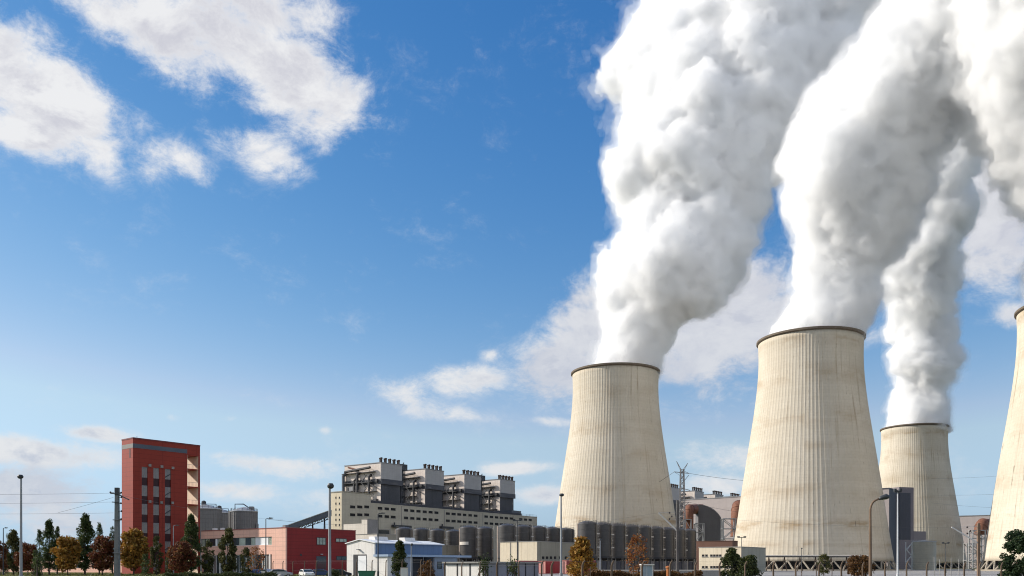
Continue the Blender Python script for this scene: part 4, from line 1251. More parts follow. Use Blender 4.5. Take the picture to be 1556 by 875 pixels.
# ------------------------------------------------------------------ street lamps
M_POLE = mat('pole_grey', (.30,.31,.33), .5, metal=.2, var=.12, vscale=1.5)
M_POLED = mat('pole_dark', (.05,.055,.06), .5, var=.2)
M_POLEB = mat('pole_brown', (.18,.12,.08), .8, var=.25, vscale=1.5, streak=.4)
M_LENS = mat('lamp_lens', (.55,.55,.5), .2, var=.05)
def street_lamp(px, top, Y, style, label, w_px=3.0, mt=None, arm=1.2, side=1):
    r = empty('street_lamp', (PX(px, Y), Y, 0), 0, label, 'street lamp', 'street lamps')
    h = PZ(top, Y); rad = w_px/F*Y/2; mt = mt or M_POLE
    MB().tube([(0,0,-.2),(0,0,h*.45),(0,0,h)], [rad*1.25, rad, rad*.75], 8).build('pole', mt, r, smooth=True, autosmooth=40)
    MB().tube([(0,0,0),(0,0,1.1)], rad*1.7, 8).build('base', mt, r)
    if style == 'cap':                                     # small post-top head leaning to the side
        hd = MB().lathe([(rad*1.1, h-.02),(rad*2.2, h+.08),(rad*2.4, h+.2),(rad*1.6, h+.36)], 12, side*rad*.6, 0)
        hd.build('head', M_POLED, r)
    elif style == 'arm':
        MB().tube([(0,0,h-.02),(side*arm*.25,0,h+.12),(side*arm*.6,0,h+.15)], rad*.6, 6).build('arm', mt, r)
        hd = MB().extr([(side*arm*.5,h+.05),(side*arm*1.1,h+.10),(side*arm*1.15,h+.22),(side*arm*.55,h+.28)][::side], 'y', -.16, .16)
        o = hd.build('head', M_POLED, r)
        MB().box(min(side*arm*.6,side*arm*1.0), max(side*arm*.6,side*arm*1.0), -.12, .12, h+.02, h+.05).build('lens', M_LENS, o)
    elif style == 'tee':
        MB().box(-arm, arm, -.12, .12, h, h+.16).build('crossbar', M_POLED, r)
        for s in (-1, 1): MB().box(min(s*arm*.45,s*arm*1.05), max(s*arm*.45,s*arm*1.05), -.2, .2, h+.161, h+.42).build('head', M_POLED, r)
    elif style == 'swan':
        pts = [(0,0,h-.05)]
        for i in range(1, 8):
            a = i/7*math.pi*.42; pts.append((side*arm*.75*(1-math.cos(a)), 0, h-.05+.75*math.sin(a)))
        pts.append((side*arm*1.0, 0, h+.80))
        MB().tube(pts, rad*.7, 8).build('arm', mt, r, smooth=True)
        hx = side*arm; hd = MB().tube([(hx-.05,0,h+.76),(hx+side*.15,0,h+.86),(hx+side*.5,0,h+.95),(hx+side*.68,0,h+.93)], [.06,.15,.20,.12], 10)
        o = hd.build('head', M_POLED, r, smooth=True)
        MB().tube([(hx+side*.25,0,h+.79),(hx+side*.55,0,h+.85)], .10, 8).build('lens', M_LENS, o)
    return r
street_lamp(32, 727, 82, 'cap', 'tall grey street lamp left of the avenue poplars', 3.6, side=-1)
street_lamp(501, 742, 62, 'cap', 'tall pale street lamp in front of the deep red office side wall', 4.4)
street_lamp(404, 788.5, 150, 'arm', 'thin dark street lamp with arm before the salmon office front', 1.6, M_POLED, 1.1)
street_lamp(574.5, 781, 150, 'arm', 'thin dark street lamp with arm before the white workshop gable', 1.9, M_POLED, 1.1)
street_lamp(852.5, 754, 112, 'cap', 'tall pale street lamp against the sky left of the first cooling tower', 3.2)
street_lamp(786, 791.5, 185, 'tee', 'thin street lamp with double head before the cream box building', 1.5, M_POLED, .9)
street_lamp(1127, 817, 245, 'tee', 'short double-headed lamp at the corner of the cream annexe', 1.2, M_POLED, 1.2)
street_lamp(1322.5, 775, 60, 'swan', 'brown swan-neck street lamp in front of the biggest cooling tower', 4.4, M_POLEB, .62)
street_lamp(1364, 748, 100, 'tee', 'white slim lamp mast in front of the charcoal slab building', 2.4, mat('pole_white', (.62,.63,.66), .4, var=.1), .42)
street_lamp(1437, 826, 245, 'tee', 'short double-headed lamp before the farthest cooling tower', 1.2, M_POLED, 1.0)
street_lamp(912, 821, 190, 'cap', 'thin lamp in front of the dark tanks right of the orange tree', 1.6, M_POLE)
street_lamp(5, 803, 185, 'arm', 'small distant lamp at the far left edge', 1.5, M_POLED, .8)
street_lamp(263.5, 799, 170, 'arm', 'thin pale lamp against the shaded front of the red tower block', 1.3, M_POLE, 1.0)
street_lamp(1218, 834, 250, 'cap', 'thinnest lamp, standing before the left part of the pipe bridge', 1.0, M_POLED)
street_lamp(625, 829, 135, 'cap', 'slim pale post lamp before the open bay of the blue shed', 1.8, M_POLE)

# ------------------------------------------------------------------ concrete mast with wires, left
Yl = 66
rm = empty('concrete_mast', (PX(178, Yl), Yl, 0), 0, 'thick concrete mast with cross arms in front of the red tower block', 'utility pole')
hz_ = PZ(741, Yl); m = MB()
m.tube([(0,0,-.2),(0,0,hz_-.55)], [.27,.185], 4); m.build('pole', mat('mast_concrete', (.17,.18,.18), .9, var=.25, vscale=2, streak=.4), rm)
MB().tube([(0,0,hz_-.56),(0,0,hz_)], .20, 4).build('cap', M_POLED, rm)
for z, l in ((PZ(750,Yl), .42), (PZ(763,Yl), .30)):
    MB().bar((-l,-.2,z), (l*.9,-.2,z-.04), .07).build('cross_arm', M_POLED, rm)
for x, py in ((-.42,748.5),(.40,749),(.43,756),(.38,765),(.42,777),(.40,789)):
    z = PZ(py, Yl); MB().bar((x*.4,-.2,z),(x,-.2,z),.035).lathe([(.03,z-.06),(.075,z-.03),(.075,z+.03),(.03,z+.08)], 8, x, -.2).build('insulator', mat('insulator_brown', (.045,.03,.025), .3), rm)
MB().tube([(.2,-.2,PZ(752,Yl)),(1.1,-.4,PZ(760,Yl))], .045, 5).build('stay', M_POLED, rm)
for z in (PZ(790,Yl), PZ(840,Yl)): MB().box(-.24,.24,-.24,.24,z-.03,z+.03).build('band', M_STEELG, rm)
M_WIRE = mat('wire', (.10,.10,.11), .6)
def wire(a, b, sag, label, r=.012, n=20, cat='cable'):
    a, b = Vector(a), Vector(b); pts = []
    for i in range(n+1):
        t = i/n; p = a.lerp(b, t); p.z -= sag*4*t*(1-t); pts.append(p)
    o = a.copy(); mbq = MB(); mbq.tube([p-o for p in pts], r, 4)
    w_ = mbq.build('overhead_wire', M_WIRE); w_.location = o
    return tag(w_, label, cat, 'overhead wires')
x0 = PX(178, Yl)
for py, py2, lab in ((749.5, 749, 'topmost thin wire running left from the concrete mast'), (763, 762.5, 'middle thin wire running left from the concrete mast'), (779.5, 778, 'lowest thin wire running left from the concrete mast')):
    wire((x0-.2, Yl-.2, PZ(py, Yl)), (PX(-260, Yl+6), Yl+6, PZ(py2, Yl+6)), .12, lab, .010)
wire((x0-.2, Yl-.2, PZ(756, Yl)), (PX(88, Yl+2), Yl+2, PZ(779, Yl+2)), .02, 'slanting stay wire left of the concrete mast', .010)
wire((x0+.2, Yl-.2, PZ(752, Yl)), (PX(430, 175), 175, PZ(789, 175)), .5, 'wire running right from the concrete mast across the red tower block', .010)
wire((PX(407,150), 150, PZ(789,150)), (PX(560,330), 330, PZ(797,330)), .5, 'wire above the office roof', .03)

# ------------------------------------------------------------------ catenary masts of the works railway
def catenary(px, top, Y, bx, label, brown):
    r = empty('catenary_mast', (PX(px, Y), Y, 0), 0, label, 'railway mast', 'railway masts with brackets')
    h = PZ(top, Y)
    pm = M_POLEB if brown else mat('mast_grey', (.13,.115,.105), .6, var=.3, vscale=1.2)
    MB().bar((0,0,-.3), (0,0,h), .30).box(-.19,-.15,-.2,.2,0,h-.3).box(.15,.19,-.2,.2,0,h-.3).build('pole', pm, r)
    dx = (bx[0][0]-px)/F*Y; 
    p0 = (dx, 0, PZ(bx[0][1], Y)); p1 = (-.1, 0, PZ(bx[1][1], Y))
    MB().tube([p0, p1], .11, 6).build('bracket', mat('bracket_white', (.66,.64,.60), .5), r)
    MB().tube([p0, (-.1, 0, PZ(bx[0][1]-1, Y))], .03, 5).build('stay', M_GALV, r)
    for fx, dz in ((.42,.0),(.30,-.55),(.42,-.95)):
        x = dx*(1-fx)*1.0; z = p0[2]+(p1[2]-p0[2])*fx*(1 if dz else 0)+(0 if dz else .02)
        z = p0[2]+dz*1.0
        MB().lathe([(.04,z-.14),(.13,z-.1),(.13,z+.1),(.04,z+.14)], 8, dx*fx, 0).build('insulator', mat('insulator_brown', ()), r)
    MB().tube([(dx*.42, 0, p0[2]-.95), (-.1, 0, p0[2]-1.0)], .03, 5).build('steady_arm', M_GALV, r)
    return r
catenary(1029.5, 760, 130, ((1000.5,779),(1029,806)), 'grey railway mast with slanting bracket before the pylon', False)
catenary(1487, 795, 130, ((1446,801),(1485,825)), 'brown railway mast with slanting bracket left of the right-edge tower', True)
wire((PX(1002,130),129.8,PZ(780,130)), (PX(1446,130),129.8,PZ(802,130)), .55, 'contact wire slung between the two railway masts', .011)
wire((PX(1002,130),129.8,PZ(779,130)), (PX(640,150),150,PZ(826,150)), .3, 'contact wire running left from the grey railway mast', .011)
wire((PX(1446,130),129.8,PZ(802,130)), (PX(1640,118),118,PZ(806,118)), .2, 'contact wire leaving the brown railway mast to the right', .011)

# ------------------------------------------------------------------ lattice pylon
Yq = 445
rp_ = empty('lattice_pylon', (PX(1036.5, Yq), Yq, 0), 0, 'steel lattice pylon with horned top beside the first cooling tower', 'pylon')
hq = PZ(713, Yq); m = MB()
def pw(z): return 2.0-1.15*min(1, z/hq)
lv = np.linspace(0, hq, 19)
for i in range(len(lv)-1):
    z0, z1 = lv[i], lv[i+1]; a, b = pw(z0), pw(z1)
    for sx in (-1,1):
        for sy in (-1,1): m.bar((sx*a,sy*a,z0),(sx*b,sy*b,z1),.32)
    for sy in (-1,1):
        m.bar((-a,sy*a,z0),(b,sy*b,z1),.19); m.bar((a,sy*a,z0),(-b,sy*b,z1),.19); m.bar((-b,sy*b,z1),(b,sy*b,z1),.12)
    for sx in (-1,1):
        m.bar((sx*a,-a,z0),(sx*b,b,z1),.13); m.bar((sx*a,a,z0),(sx*b,-b,z1),.13)
m.build('mast', M_STEELG, rp_)
u = Yq/F
MB().bar((-.4,0,hq-.4),(-8.5*u,0,PZ(701,Yq)),.3).bar((.4,0,hq-.4),(8.5*u,0,PZ(704,Yq)),.3).bar((-.4,0,hq-2),(-8.5*u,0,PZ(701,Yq)),.14).bar((.4,0,hq-2),(8.5*u,0,PZ(704,Yq)),.14).build('horn', M_STEELG, rp_)
za = PZ(718, Yq); MB().bar((-12*u,0,za+.4),(10.5*u,0,za-.4),.35).bar((10*u,0,PZ(722,Yq)),(1.2*u,0,PZ(733,Yq)),.25).bar((-12*u,0,za+.4),(-1*u,0,za-2),.14).bar((10.5*u,0,za-.4),(1*u,0,za+1.2),.14).build('cross_arm', M_STEELG, rp_)
zb = PZ(763, Yq); MB().bar((-2*u,0,zb),(11*u,0,zb),.3).bar((10.5*u,0,zb),(2*u,0,PZ(771,Yq)),.25).build('cross_arm', M_STEELG, rp_)
zc = PZ(741, Yq); MB().bar((-3*u,0,zc),(12*u,0,PZ(745,Yq)),.3).build('cross_arm', M_STEELG, rp_)
xq = PX(1036.5, Yq)
wire((xq-12*u, Yq, za+.4), (PX(880, 600), 600, PZ(792, 600)), 3, 'heavy conductor dropping left from the pylon towards the plant', .09)
wire((xq+10.5*u, Yq, za-.4), (PX(1300, 640), 640, PZ(722, 640)), 5, 'heavy conductor from the pylon arm passing behind the biggest tower', .09)
wire((xq+11*u, Yq, zb), (PX(1200, 560), 560, PZ(783, 560)), 2, 'lower conductor from the pylon across the mauve wall', .07)
for i, (a, b, lab) in enumerate(((727,712,'highest power line right of the farthest tower'), (752,742,'middle power line right of the farthest tower'), (764,772,'lower power line right of the farthest tower'), (781,778,'lowest power line right of the farthest tower'))):
    wire((PX(1415, 560), 560, PZ(a, 560)), (PX(1620, 520), 520, PZ(b, 520)), 1.5, lab, .06)

# ------------------------------------------------------------------ fences with cranked concrete posts
def fence(p0, p1, n, h, label, sidev, strands=4):
    p0, p1 = Vector(p0), Vector(p1)
    r = empty('boundary_fence', p0, 0, label, 'fence')
    dv = p1-p0; rng = random.Random(n)
    post = None
    tops = []
    for i in range(n):
        q = dv*(i/(n-1))
        if post is None:
            m = MB(); m.tube([(0,0,-.3),(0,0,h-.38),(sidev*.05,0,h-.2),(sidev*.17,0,h)], [.085,.075,.07,.05], 6)
            post = m.build('post', M_BROWNP, r); c = post
        else:
            c = post.copy(); COL.objects.link(c); c.parent = r
        c.location = q+Vector((rng.uniform(-.15,.15), rng.uniform(-.1,.1), rng.uniform(-.05,.06)))
        c.rotation_euler = (rng.uniform(-.03,.03), rng.uniform(-.025,.025), rng.uniform(-.3,.3))
    for k in range(strands):
        z = [h-.05,h-.22,h-.45,1.2,.6][k]; off = sidev*(.16 if k == 0 else .07 if k == 1 else 0)
        MB().tube([Vector((off,-.09,z)), dv+Vector((off,-.09,z))], .007, 4).build('wire', M_WIRE, r)
    return r
fence((PX(836,62), 62, 0), (PX(1572,85), 85, 0), 22, 2.38, 'brown concrete post fence with cranked tops in front of the cooling towers', 1)
fence((PX(415,162), 162, 0), (PX(640,118), 118, 0), 12, 2.95, 'farther concrete post fence in front of the office and workshop shed', 1)
fence((PX(655,100), 100, 0), (PX(822,78), 78, 0), 7, 2.5, 'dark post fence in front of the garage row', 1, 3)
# thin stakes between the posts
rng = random.Random(5)
for i, (px, top, lab) in enumerate(((897,861,'short wooden stake before the orange tree'),(962,858,'pale leaning stake before the red-brown tree'),(1218,861,'brown stake left of the small yellow tree'),(1240,863,'brown stake right of the small yellow tree'),(1264,864,'short stake between two fence posts under the pipe bridge'),(1344,862,'stake right of the brown swan-neck lamp'),(1420,846,'pale slim stake by the storage tank'),(1428,850,'second pale slim stake by the storage tank'),(1445,848,'pale slim stake before the farthest tower foot'),(1457,849,'rightmost pale stake before the farthest tower foot'))):
    Y = 95 if i < 6 else 160
    h = PZ(top, Y); o = MB().tube([(0,0,-.2),(rng.uniform(-.06,.06),0,h)], .045 if Y < 100 else .075, 6).build('stake', M_BROWNP if i < 6 else M_CONC)
    o.location = (PX(px,Y), Y, 0); tag(o, lab, 'stake', 'stakes along the fence')

# small kiosk, orange post, kerb wall
rk_ = empty('shelter_booth', (PX(984,104), 104, 0), 0, 'small white-framed glass booth behind the fence', 'booth')
for sx in (-.62,.62):
    for sy in (0,1.1): MB().box(sx-.06,sx+.06,sy-.06,sy+.06,0,2.1).build('post', M_PALEF, rk_)
MB().box(-.8,.8,-.2,1.3,2.1,2.24).build('roof', M_WHITE, rk_)
MB().box(-.56,.56,-.02,.02,.7,2.05).build('pane', mat('booth_glass', (.30,.38,.45), .1, var=.2), rk_)
MB().box(-.56,.56,-.03,.03,.05,.69).build('panel', M_STEELG, rk_)
MB().box(-.12,-.06,-.05,.05,.7,2.05).build('mullion', M_PALEF, rk_)
ro_ = empty('marker_post', (PX(1015,96), 96, 0), 0, 'thick orange marker post behind the fence', 'post')
MB().tube([(0,0,-.1),(0,0,1.75)], .17, 10).build('pole', mat('orange_paint', (.50,.17,.05), .6, var=.2), ro_)
MB().lathe([(.17,1.75),(.26,1.78),(.26,1.95),(.1,2.02)], 10).build('cap', mat('orange_paint', ()), ro_)
wl_ = empty('low_wall', (PX(905,132),132,0), 0, 'long low pale concrete wall behind the brown hedge', 'wall')
L_ = PX(1075,140)-PX(905,132)
MB().box(0,L_,0,.3,-.1,1.28).build('wall', M_CONC, wl_); MB().box(-.05,L_+.05,-.05,.35,1.28,1.42).build('coping', M_PALEW, wl_)
gb = empty('utility_box', (PX(614,120),120,0), 0, 'pale cabinet box below the slim post lamp by the blue shed', 'cabinet')
MB().box(-.5,.5,0,.5,0,1.75).build('body', M_PALEW, gb); MB().box(-.55,.55,-.05,.55,1.75,1.82).build('lid', M_CONC, gb); MB().box(-.45,-.02,-.03,0,.2,1.6).build('door', M_PALEF, gb); MB().box(.02,.45,-.03,0,.2,1.6).build('door', M_PALEF, gb)
sk_ = empty('skip_container', (PX(556,122),122,0), 0, 'green skip container in front of the workshop gable', 'skip')
m = MB().extr([(-.9,.2),(-1.15,1.25),(1.15,1.25),(.9,.2)], 'y', 0, 1.6); m.build('body', mat('green_paint', (.03,.16,.09), .5, var=.2), sk_)
MB().box(-1.22,1.22,-.06,1.66,1.25,1.33).build('rim', mat('green_paint', ()), sk_)
bl_ = MB().lathe([(.02,-.3),(.55,0),(.62,.35),(.45,.8),(.2,1.0),(.02,1.05)], 14); bo = bl_.build('boulder', M_CONC, smooth=True); bo.location = (PX(427,120),120,.5); bo.scale = (1,.8,.9)
tag(bo, 'pale rounded boulder at the corner of the salmon office front', 'boulder'); bo.location.z = 0

# ------------------------------------------------------------------ parked vehicles
def car(px, Y, rz, paint, label, van=False):
    r = empty('parked_van' if van else 'parked_car', (PX(px,Y), Y, 0), R(rz), label, 'van' if van else 'car', 'vehicles parked by the office')
    L, Wd, Hh = (4.9,1.9,2.05) if van else (4.3,1.74,1.46)
    hl = L/2
    if van: prof = [(-hl,.35),(-hl,1.85),(-hl+.25,Hh),(hl-1.9,Hh),(hl-1.0,1.25),(hl-.1,1.0),(hl,.6),(hl,.3)]
    else: prof = [(-hl,.32),(-hl,.85),(-hl+.2,.98),(-hl+.75,1.40),(-.4,Hh),(.45,Hh-.06),(1.15,.98),(hl-.25,.82),(hl,.6),(hl,.3)]
    b = MB().extr(prof, 'y', -Wd/2, Wd/2).build('body', paint, r, bevel=.09)
    if van: g = [(hl-1.83,Hh-.14),(hl-1.12,1.30),(hl-2.2,1.30),(hl-2.6,Hh-.14)]
    else: g = [(-hl+.5,1.02),(-hl+.85,1.36),(-.4,Hh-.06),(.4,Hh-.12),(1.0,1.02)]
    for s in (-1,1):
        MB().extr(g, 'y', s*Wd/2-.012, s*Wd/2+.012).build('window', M_GLASS, r)
    if van: MB().add([(hl-1.86,-.8,Hh-.06),(hl-1.86,.8,Hh-.06),(hl-1.02,.85,1.30),(hl-1.02,-.85,1.30),(hl-1.84,-.8,Hh-.02),(hl-1.84,.8,Hh-.02),(hl-1.0,.85,1.34),(hl-1.0,-.85,1.34)], [(0,1,2,3),(7,6,5,4),(0,4,5,1),(2,6,7,3),(0,3,7,4),(1,5,6,2)]).build('windscreen', M_GLASS, r)
    else: MB().add([(.47,-.7,Hh-.08),(.47,.7,Hh-.08),(1.12,.76,1.02),(1.12,-.76,1.02),(.5,-.7,Hh-.04),(.5,.7,Hh-.04),(1.15,.76,1.05),(1.15,-.76,1.05)], [(0,1,2,3),(7,6,5,4),(0,4,5,1),(2,6,7,3),(0,3,7,4),(1,5,6,2)]).build('windscreen', M_GLASS, r)
    for s in (-1,1):
        MB().box(hl-.06,hl+.02,s*Wd*.34-.17,s*Wd*.34+.17,.62,.80).build('headlight', M_LENS, r)
        for x in (-hl+.8, hl-.85):
            w_ = MB()
            n = 18
            for k in range(1):
                vs = []; 
            w_.tube([(x, s*(Wd/2-.2), .31), (x, s*(Wd/2+.02), .31)], .31, 16)
            o = w_.build('wheel', M_FRAME, r)
            MB().tube([(x, s*(Wd/2+.02), .31), (x, s*(Wd/2+.04), .31)], .19, 12).build('rim', M_GALV, o)
    return r
P_W = mat('white_paint', (.75,.74,.70), .3, var=.03); P_D = mat('black_paint', (.02,.022,.028), .25, var=.1); P_B = mat('blue_paint', (.04,.07,.16), .3, var=.1); P_S = mat('silver_paint', (.42,.43,.44), .3, metal=.4, var=.05)
car(466, 150, -62, P_W, 'white car parked nose-on before the deep red wall')
car(516, 152, 8, P_D, 'black car parked before the right end of the deep red wall')
car(489, 157, 5, P_B, 'dark car parked at the office side door')
car(426, 155, 20, P_S, 'silver car parked at the corner of the salmon office')
car(380, 160, 150, P_B, 'blue car parked between young trees at the salmon office')
car(400, 166, 150, P_S, 'silver car parked before the glazed ground floor of the office')

# ------------------------------------------------------------------ trees
def leaf_mat(name, cols):
    m = bpy.data.materials.new(name); m.use_nodes = True
    t = NT(m.node_tree); t.n.clear()
    ge = t.n.new('ShaderNodeNewGeometry'); rp = t.n.new('ShaderNodeValToRGB')
    els = rp.color_ramp.elements
    while len(els) < len(cols): els.new(.5)
    for i, c in enumerate(cols):
        els[i].position = i/(len(cols)-1); els[i].color = tuple(c)+(1,)
    t.l.new(ge.outputs['Random Per Island'], rp.inputs[0])
    dn = t.noise(t.n.new('ShaderNodeTexCoord').outputs['Object'], .5, 3, .6)
    col = t.mix(t.math('MULTIPLY', t.smooth(dn, .35, .7), .5), rp.outputs[0], cols[0])
    bs = t.n.new('ShaderNodeBsdfPrincipled'); bs.inputs['Roughness'].default_value = .6; bs.inputs['Specular IOR Level'].default_value = .25
    tr = t.n.new('ShaderNodeBsdfTranslucent'); t.l.new(col, bs.inputs['Base Color']); t.l.new(col, tr.inputs['Color'])
    mx = t.n.new('ShaderNodeMixShader'); mx.inputs[0].default_value = .28
    t.l.new(bs.outputs[0], mx.inputs[1]); t.l.new(tr.outputs[0], mx.inputs[2])
    o = t.n.new('ShaderNodeOutputMaterial'); t.l.new(mx.outputs[0], o.inputs['Surface'])
    return m
L_POP = leaf_mat('poplar_leaves', [(.025,.045,.015),(.05,.08,.025),(.08,.11,.03),(.13,.13,.035)])
L_OLV = leaf_mat('olive_leaves', [(.03,.04,.012),(.065,.075,.02),(.11,.105,.03),(.15,.12,.035)])
L_ORG = leaf_mat('golden_leaves', [(.17,.085,.018),(.34,.16,.028),(.46,.24,.04),(.30,.23,.05)])
L_RED = leaf_mat('red_leaves', [(.085,.025,.014),(.16,.042,.021),(.23,.085,.03),(.15,.115,.035)])
L_BRN = leaf_mat('red_brown_leaves', [(.14,.05,.02),(.30,.10,.035),(.38,.16,.045),(.2,.14,.045)])
L_PIN = leaf_mat('pine_needles', [(.012,.028,.012),(.022,.045,.018),(.035,.06,.02),(.055,.075,.025)])
L_BSH = leaf_mat('bush_leaves', [(.02,.035,.012),(.04,.06,.018),(.07,.085,.022),(.10,.10,.03)])
L_HDG = leaf_mat('hedge_leaves', [(.07,.035,.015),(.14,.065,.022),(.20,.10,.03),(.10,.07,.03)])
M_BARK = mat('bark', (.07,.055,.042), .95, var=.3, vscale=2.5, streak=.4)

def leaves_mesh(name, P, S, mt, rng, parent, flat=.5):
    """one leaf clump face per point, every one turned its own way"""
    n = len(P)
    A = rng.normal(size=(n,3)); A /= np.linalg.norm(A,axis=1)[:,None]
    B = rng.normal(size=(n,3)); B -= A*(A*B).sum(1)[:,None]; B /= np.linalg.norm(B,axis=1)[:,None]
    a = A*S[:,None]*.5; b = B*S[:,None]*.5*rng.uniform(.45,.9,n)[:,None]
    bend = np.cross(A,B)*S[:,None]*.14
    V = np.stack([P-a, P-b*.9+bend*.5, P+a, P+b+bend], 1).reshape(-1,3)
    me = bpy.data.meshes.new(name)
    me.vertices.add(4*n); me.vertices.foreach_set('co', V.astype(np.float32).ravel())
    me.loops.add(4*n); me.loops.foreach_set('vertex_index', np.arange(4*n, dtype=np.int32))
    me.polygons.add(n); me.polygons.foreach_set('loop_start', np.arange(0,4*n,4,dtype=np.int32))
    me.update(calc_edges=True); me.materials.append(mt)
    o = bpy.data.objects.new(name, me); COL.objects.link(o); o.parent = parent
    return o

def tree(px, top, hw_px, Y, kind, label, lm, seed, n=3200, low=None, leaf=None, group='trees', name=None, lean=0.0):
    rng = np.random.default_rng(seed)
    H_ = PZ(top, Y); hw = hw_px/F*Y*(1.25 if kind == 'poplar' else 1.3 if kind in ('narrow','cone') else 1.06)
    names = {'poplar':'poplar_tree','round':'broadleaf_tree','narrow':'columnar_tree','cone':'conifer_tree','pine':'pine_tree','sparse':'young_tree','bush':'bush'}
    r = empty(name or names[kind], (PX(px,Y), Y, 0), rng.uniform(0,6.28), label, 'bush' if kind == 'bush' else 'tree', group)
    zb = H_*({'poplar':.10,'round':.2,'narrow':.06,'cone':.03,'pine':.12,'sparse':.2,'bush':.0}[kind]) if low is None else low
    lf = leaf or max(.20, hw*(.15 if kind == 'poplar' else .19))
    n = int(n*(2.3 if kind == 'poplar' else 1.7))
    # trunk and limbs
    tr = MB(); rt_ = max(.05, H_*.013)
    wob = [(rng.uniform(-.1,.1)*hw, rng.uniform(-.1,.1)*hw) for _ in range(5)]
    pts = [(0,0,-.2)]+[(wob[i][0]+lean*(i+1)/5, wob[i][1], H_*(.2+.17*i)) for i in range(5)]
    tr.tube(pts, [rt_*1.25,rt_,rt_*.85,rt_*.6,rt_*.35,rt_*.15], 7)
    tips = []
    nb = {'poplar':26,'round':20,'narrow':16,'cone':24,'pine':30,'sparse':18,'bush':18}[kind]
    def prof(u):     # relative crown radius at relative height u
        if kind == 'poplar': return max(.05, (math.sin(math.pi*min(1,u*.78+.16))**.8)*(1-.55*u**3)) if u < 1 else .05
        if kind == 'round': return math.sqrt(max(0,1-(2*u-.92)**2/1.25))
        if kind == 'narrow': return .35+.65*math.sin(math.pi*min(1,u*.8+.12)) if u < .93 else .25
        if kind == 'cone': return max(.06,(1-u)**.75*(.75+.25*min(1,u*6)))
        if kind == 'pine': return math.sqrt(max(.02,1-(2*u-.75)**2/1.8))
        if kind == 'sparse': return .25+.75*math.sin(math.pi*min(1,u*.75+.2))
        return math.sqrt(max(.05,1-u**2*.9))
    clumps = []
    for k in range(nb*4):
        u = rng.uniform(0.02,.98)
        if kind in ('poplar','narrow','cone'): u = rng.uniform(0,1)**.9
        a = rng.uniform(0,2*math.pi); rr = prof(u)*hw*(rng.uniform(.25,1.02)**.6)*rng.uniform(.82,1.08)
        z = zb+u*(H_-zb)
        c = np.array([math.cos(a)*rr+lean*u, math.sin(a)*rr, z])
        clumps.append((c, hw*(rng.uniform(.10,.22) if kind == 'pine' else rng.uniform(.2,.4))*(1.0 if kind not in ('poplar','narrow') else .9)))
    clumps.append((np.array([lean,0,H_-hw*.1]), hw*.12))
    for k in range(nb):
        c, cr = clumps[k*4]
        base_z = max(zb*.6, c[2]-np.hypot(c[0],c[1])*(1.6 if kind in ('poplar','narrow') else .7)-.3)
        mid = (c[0]*.45, c[1]*.45, base_z+(c[2]-base_z)*.4)
        tr.tube([(lean*base_z/H_*.8,0,base_z), mid, tuple(c)], [rt_*.4,rt_*.25,rt_*.08], 5)
    tr.build('trunk', M_BARK, r)
    cs = np.array([c for c,_ in clumps]); crs = np.array([s for _,s in clumps])
    w_ = crs**2; w_ /= w_.sum()
    ii = rng.choice(len(cs), n, p=w_)
    Dv = rng.normal(size=(n,3)); Dv /= np.linalg.norm(Dv,axis=1)[:,None]
    P = cs[ii]+Dv*(crs[ii]*rng.uniform(.2,1.08,n)**.55)[:,None]*np.array([1,1,1.25 if kind in ('poplar','narrow') else .9])
    P = P[P[:,2] > .05]
    S = lf*rng.uniform(.6,1.35,len(P))
    leaves_mesh('crown', P, S, lm, rng, r)
    return r
T_G = 'avenue trees in front of the red tower block'
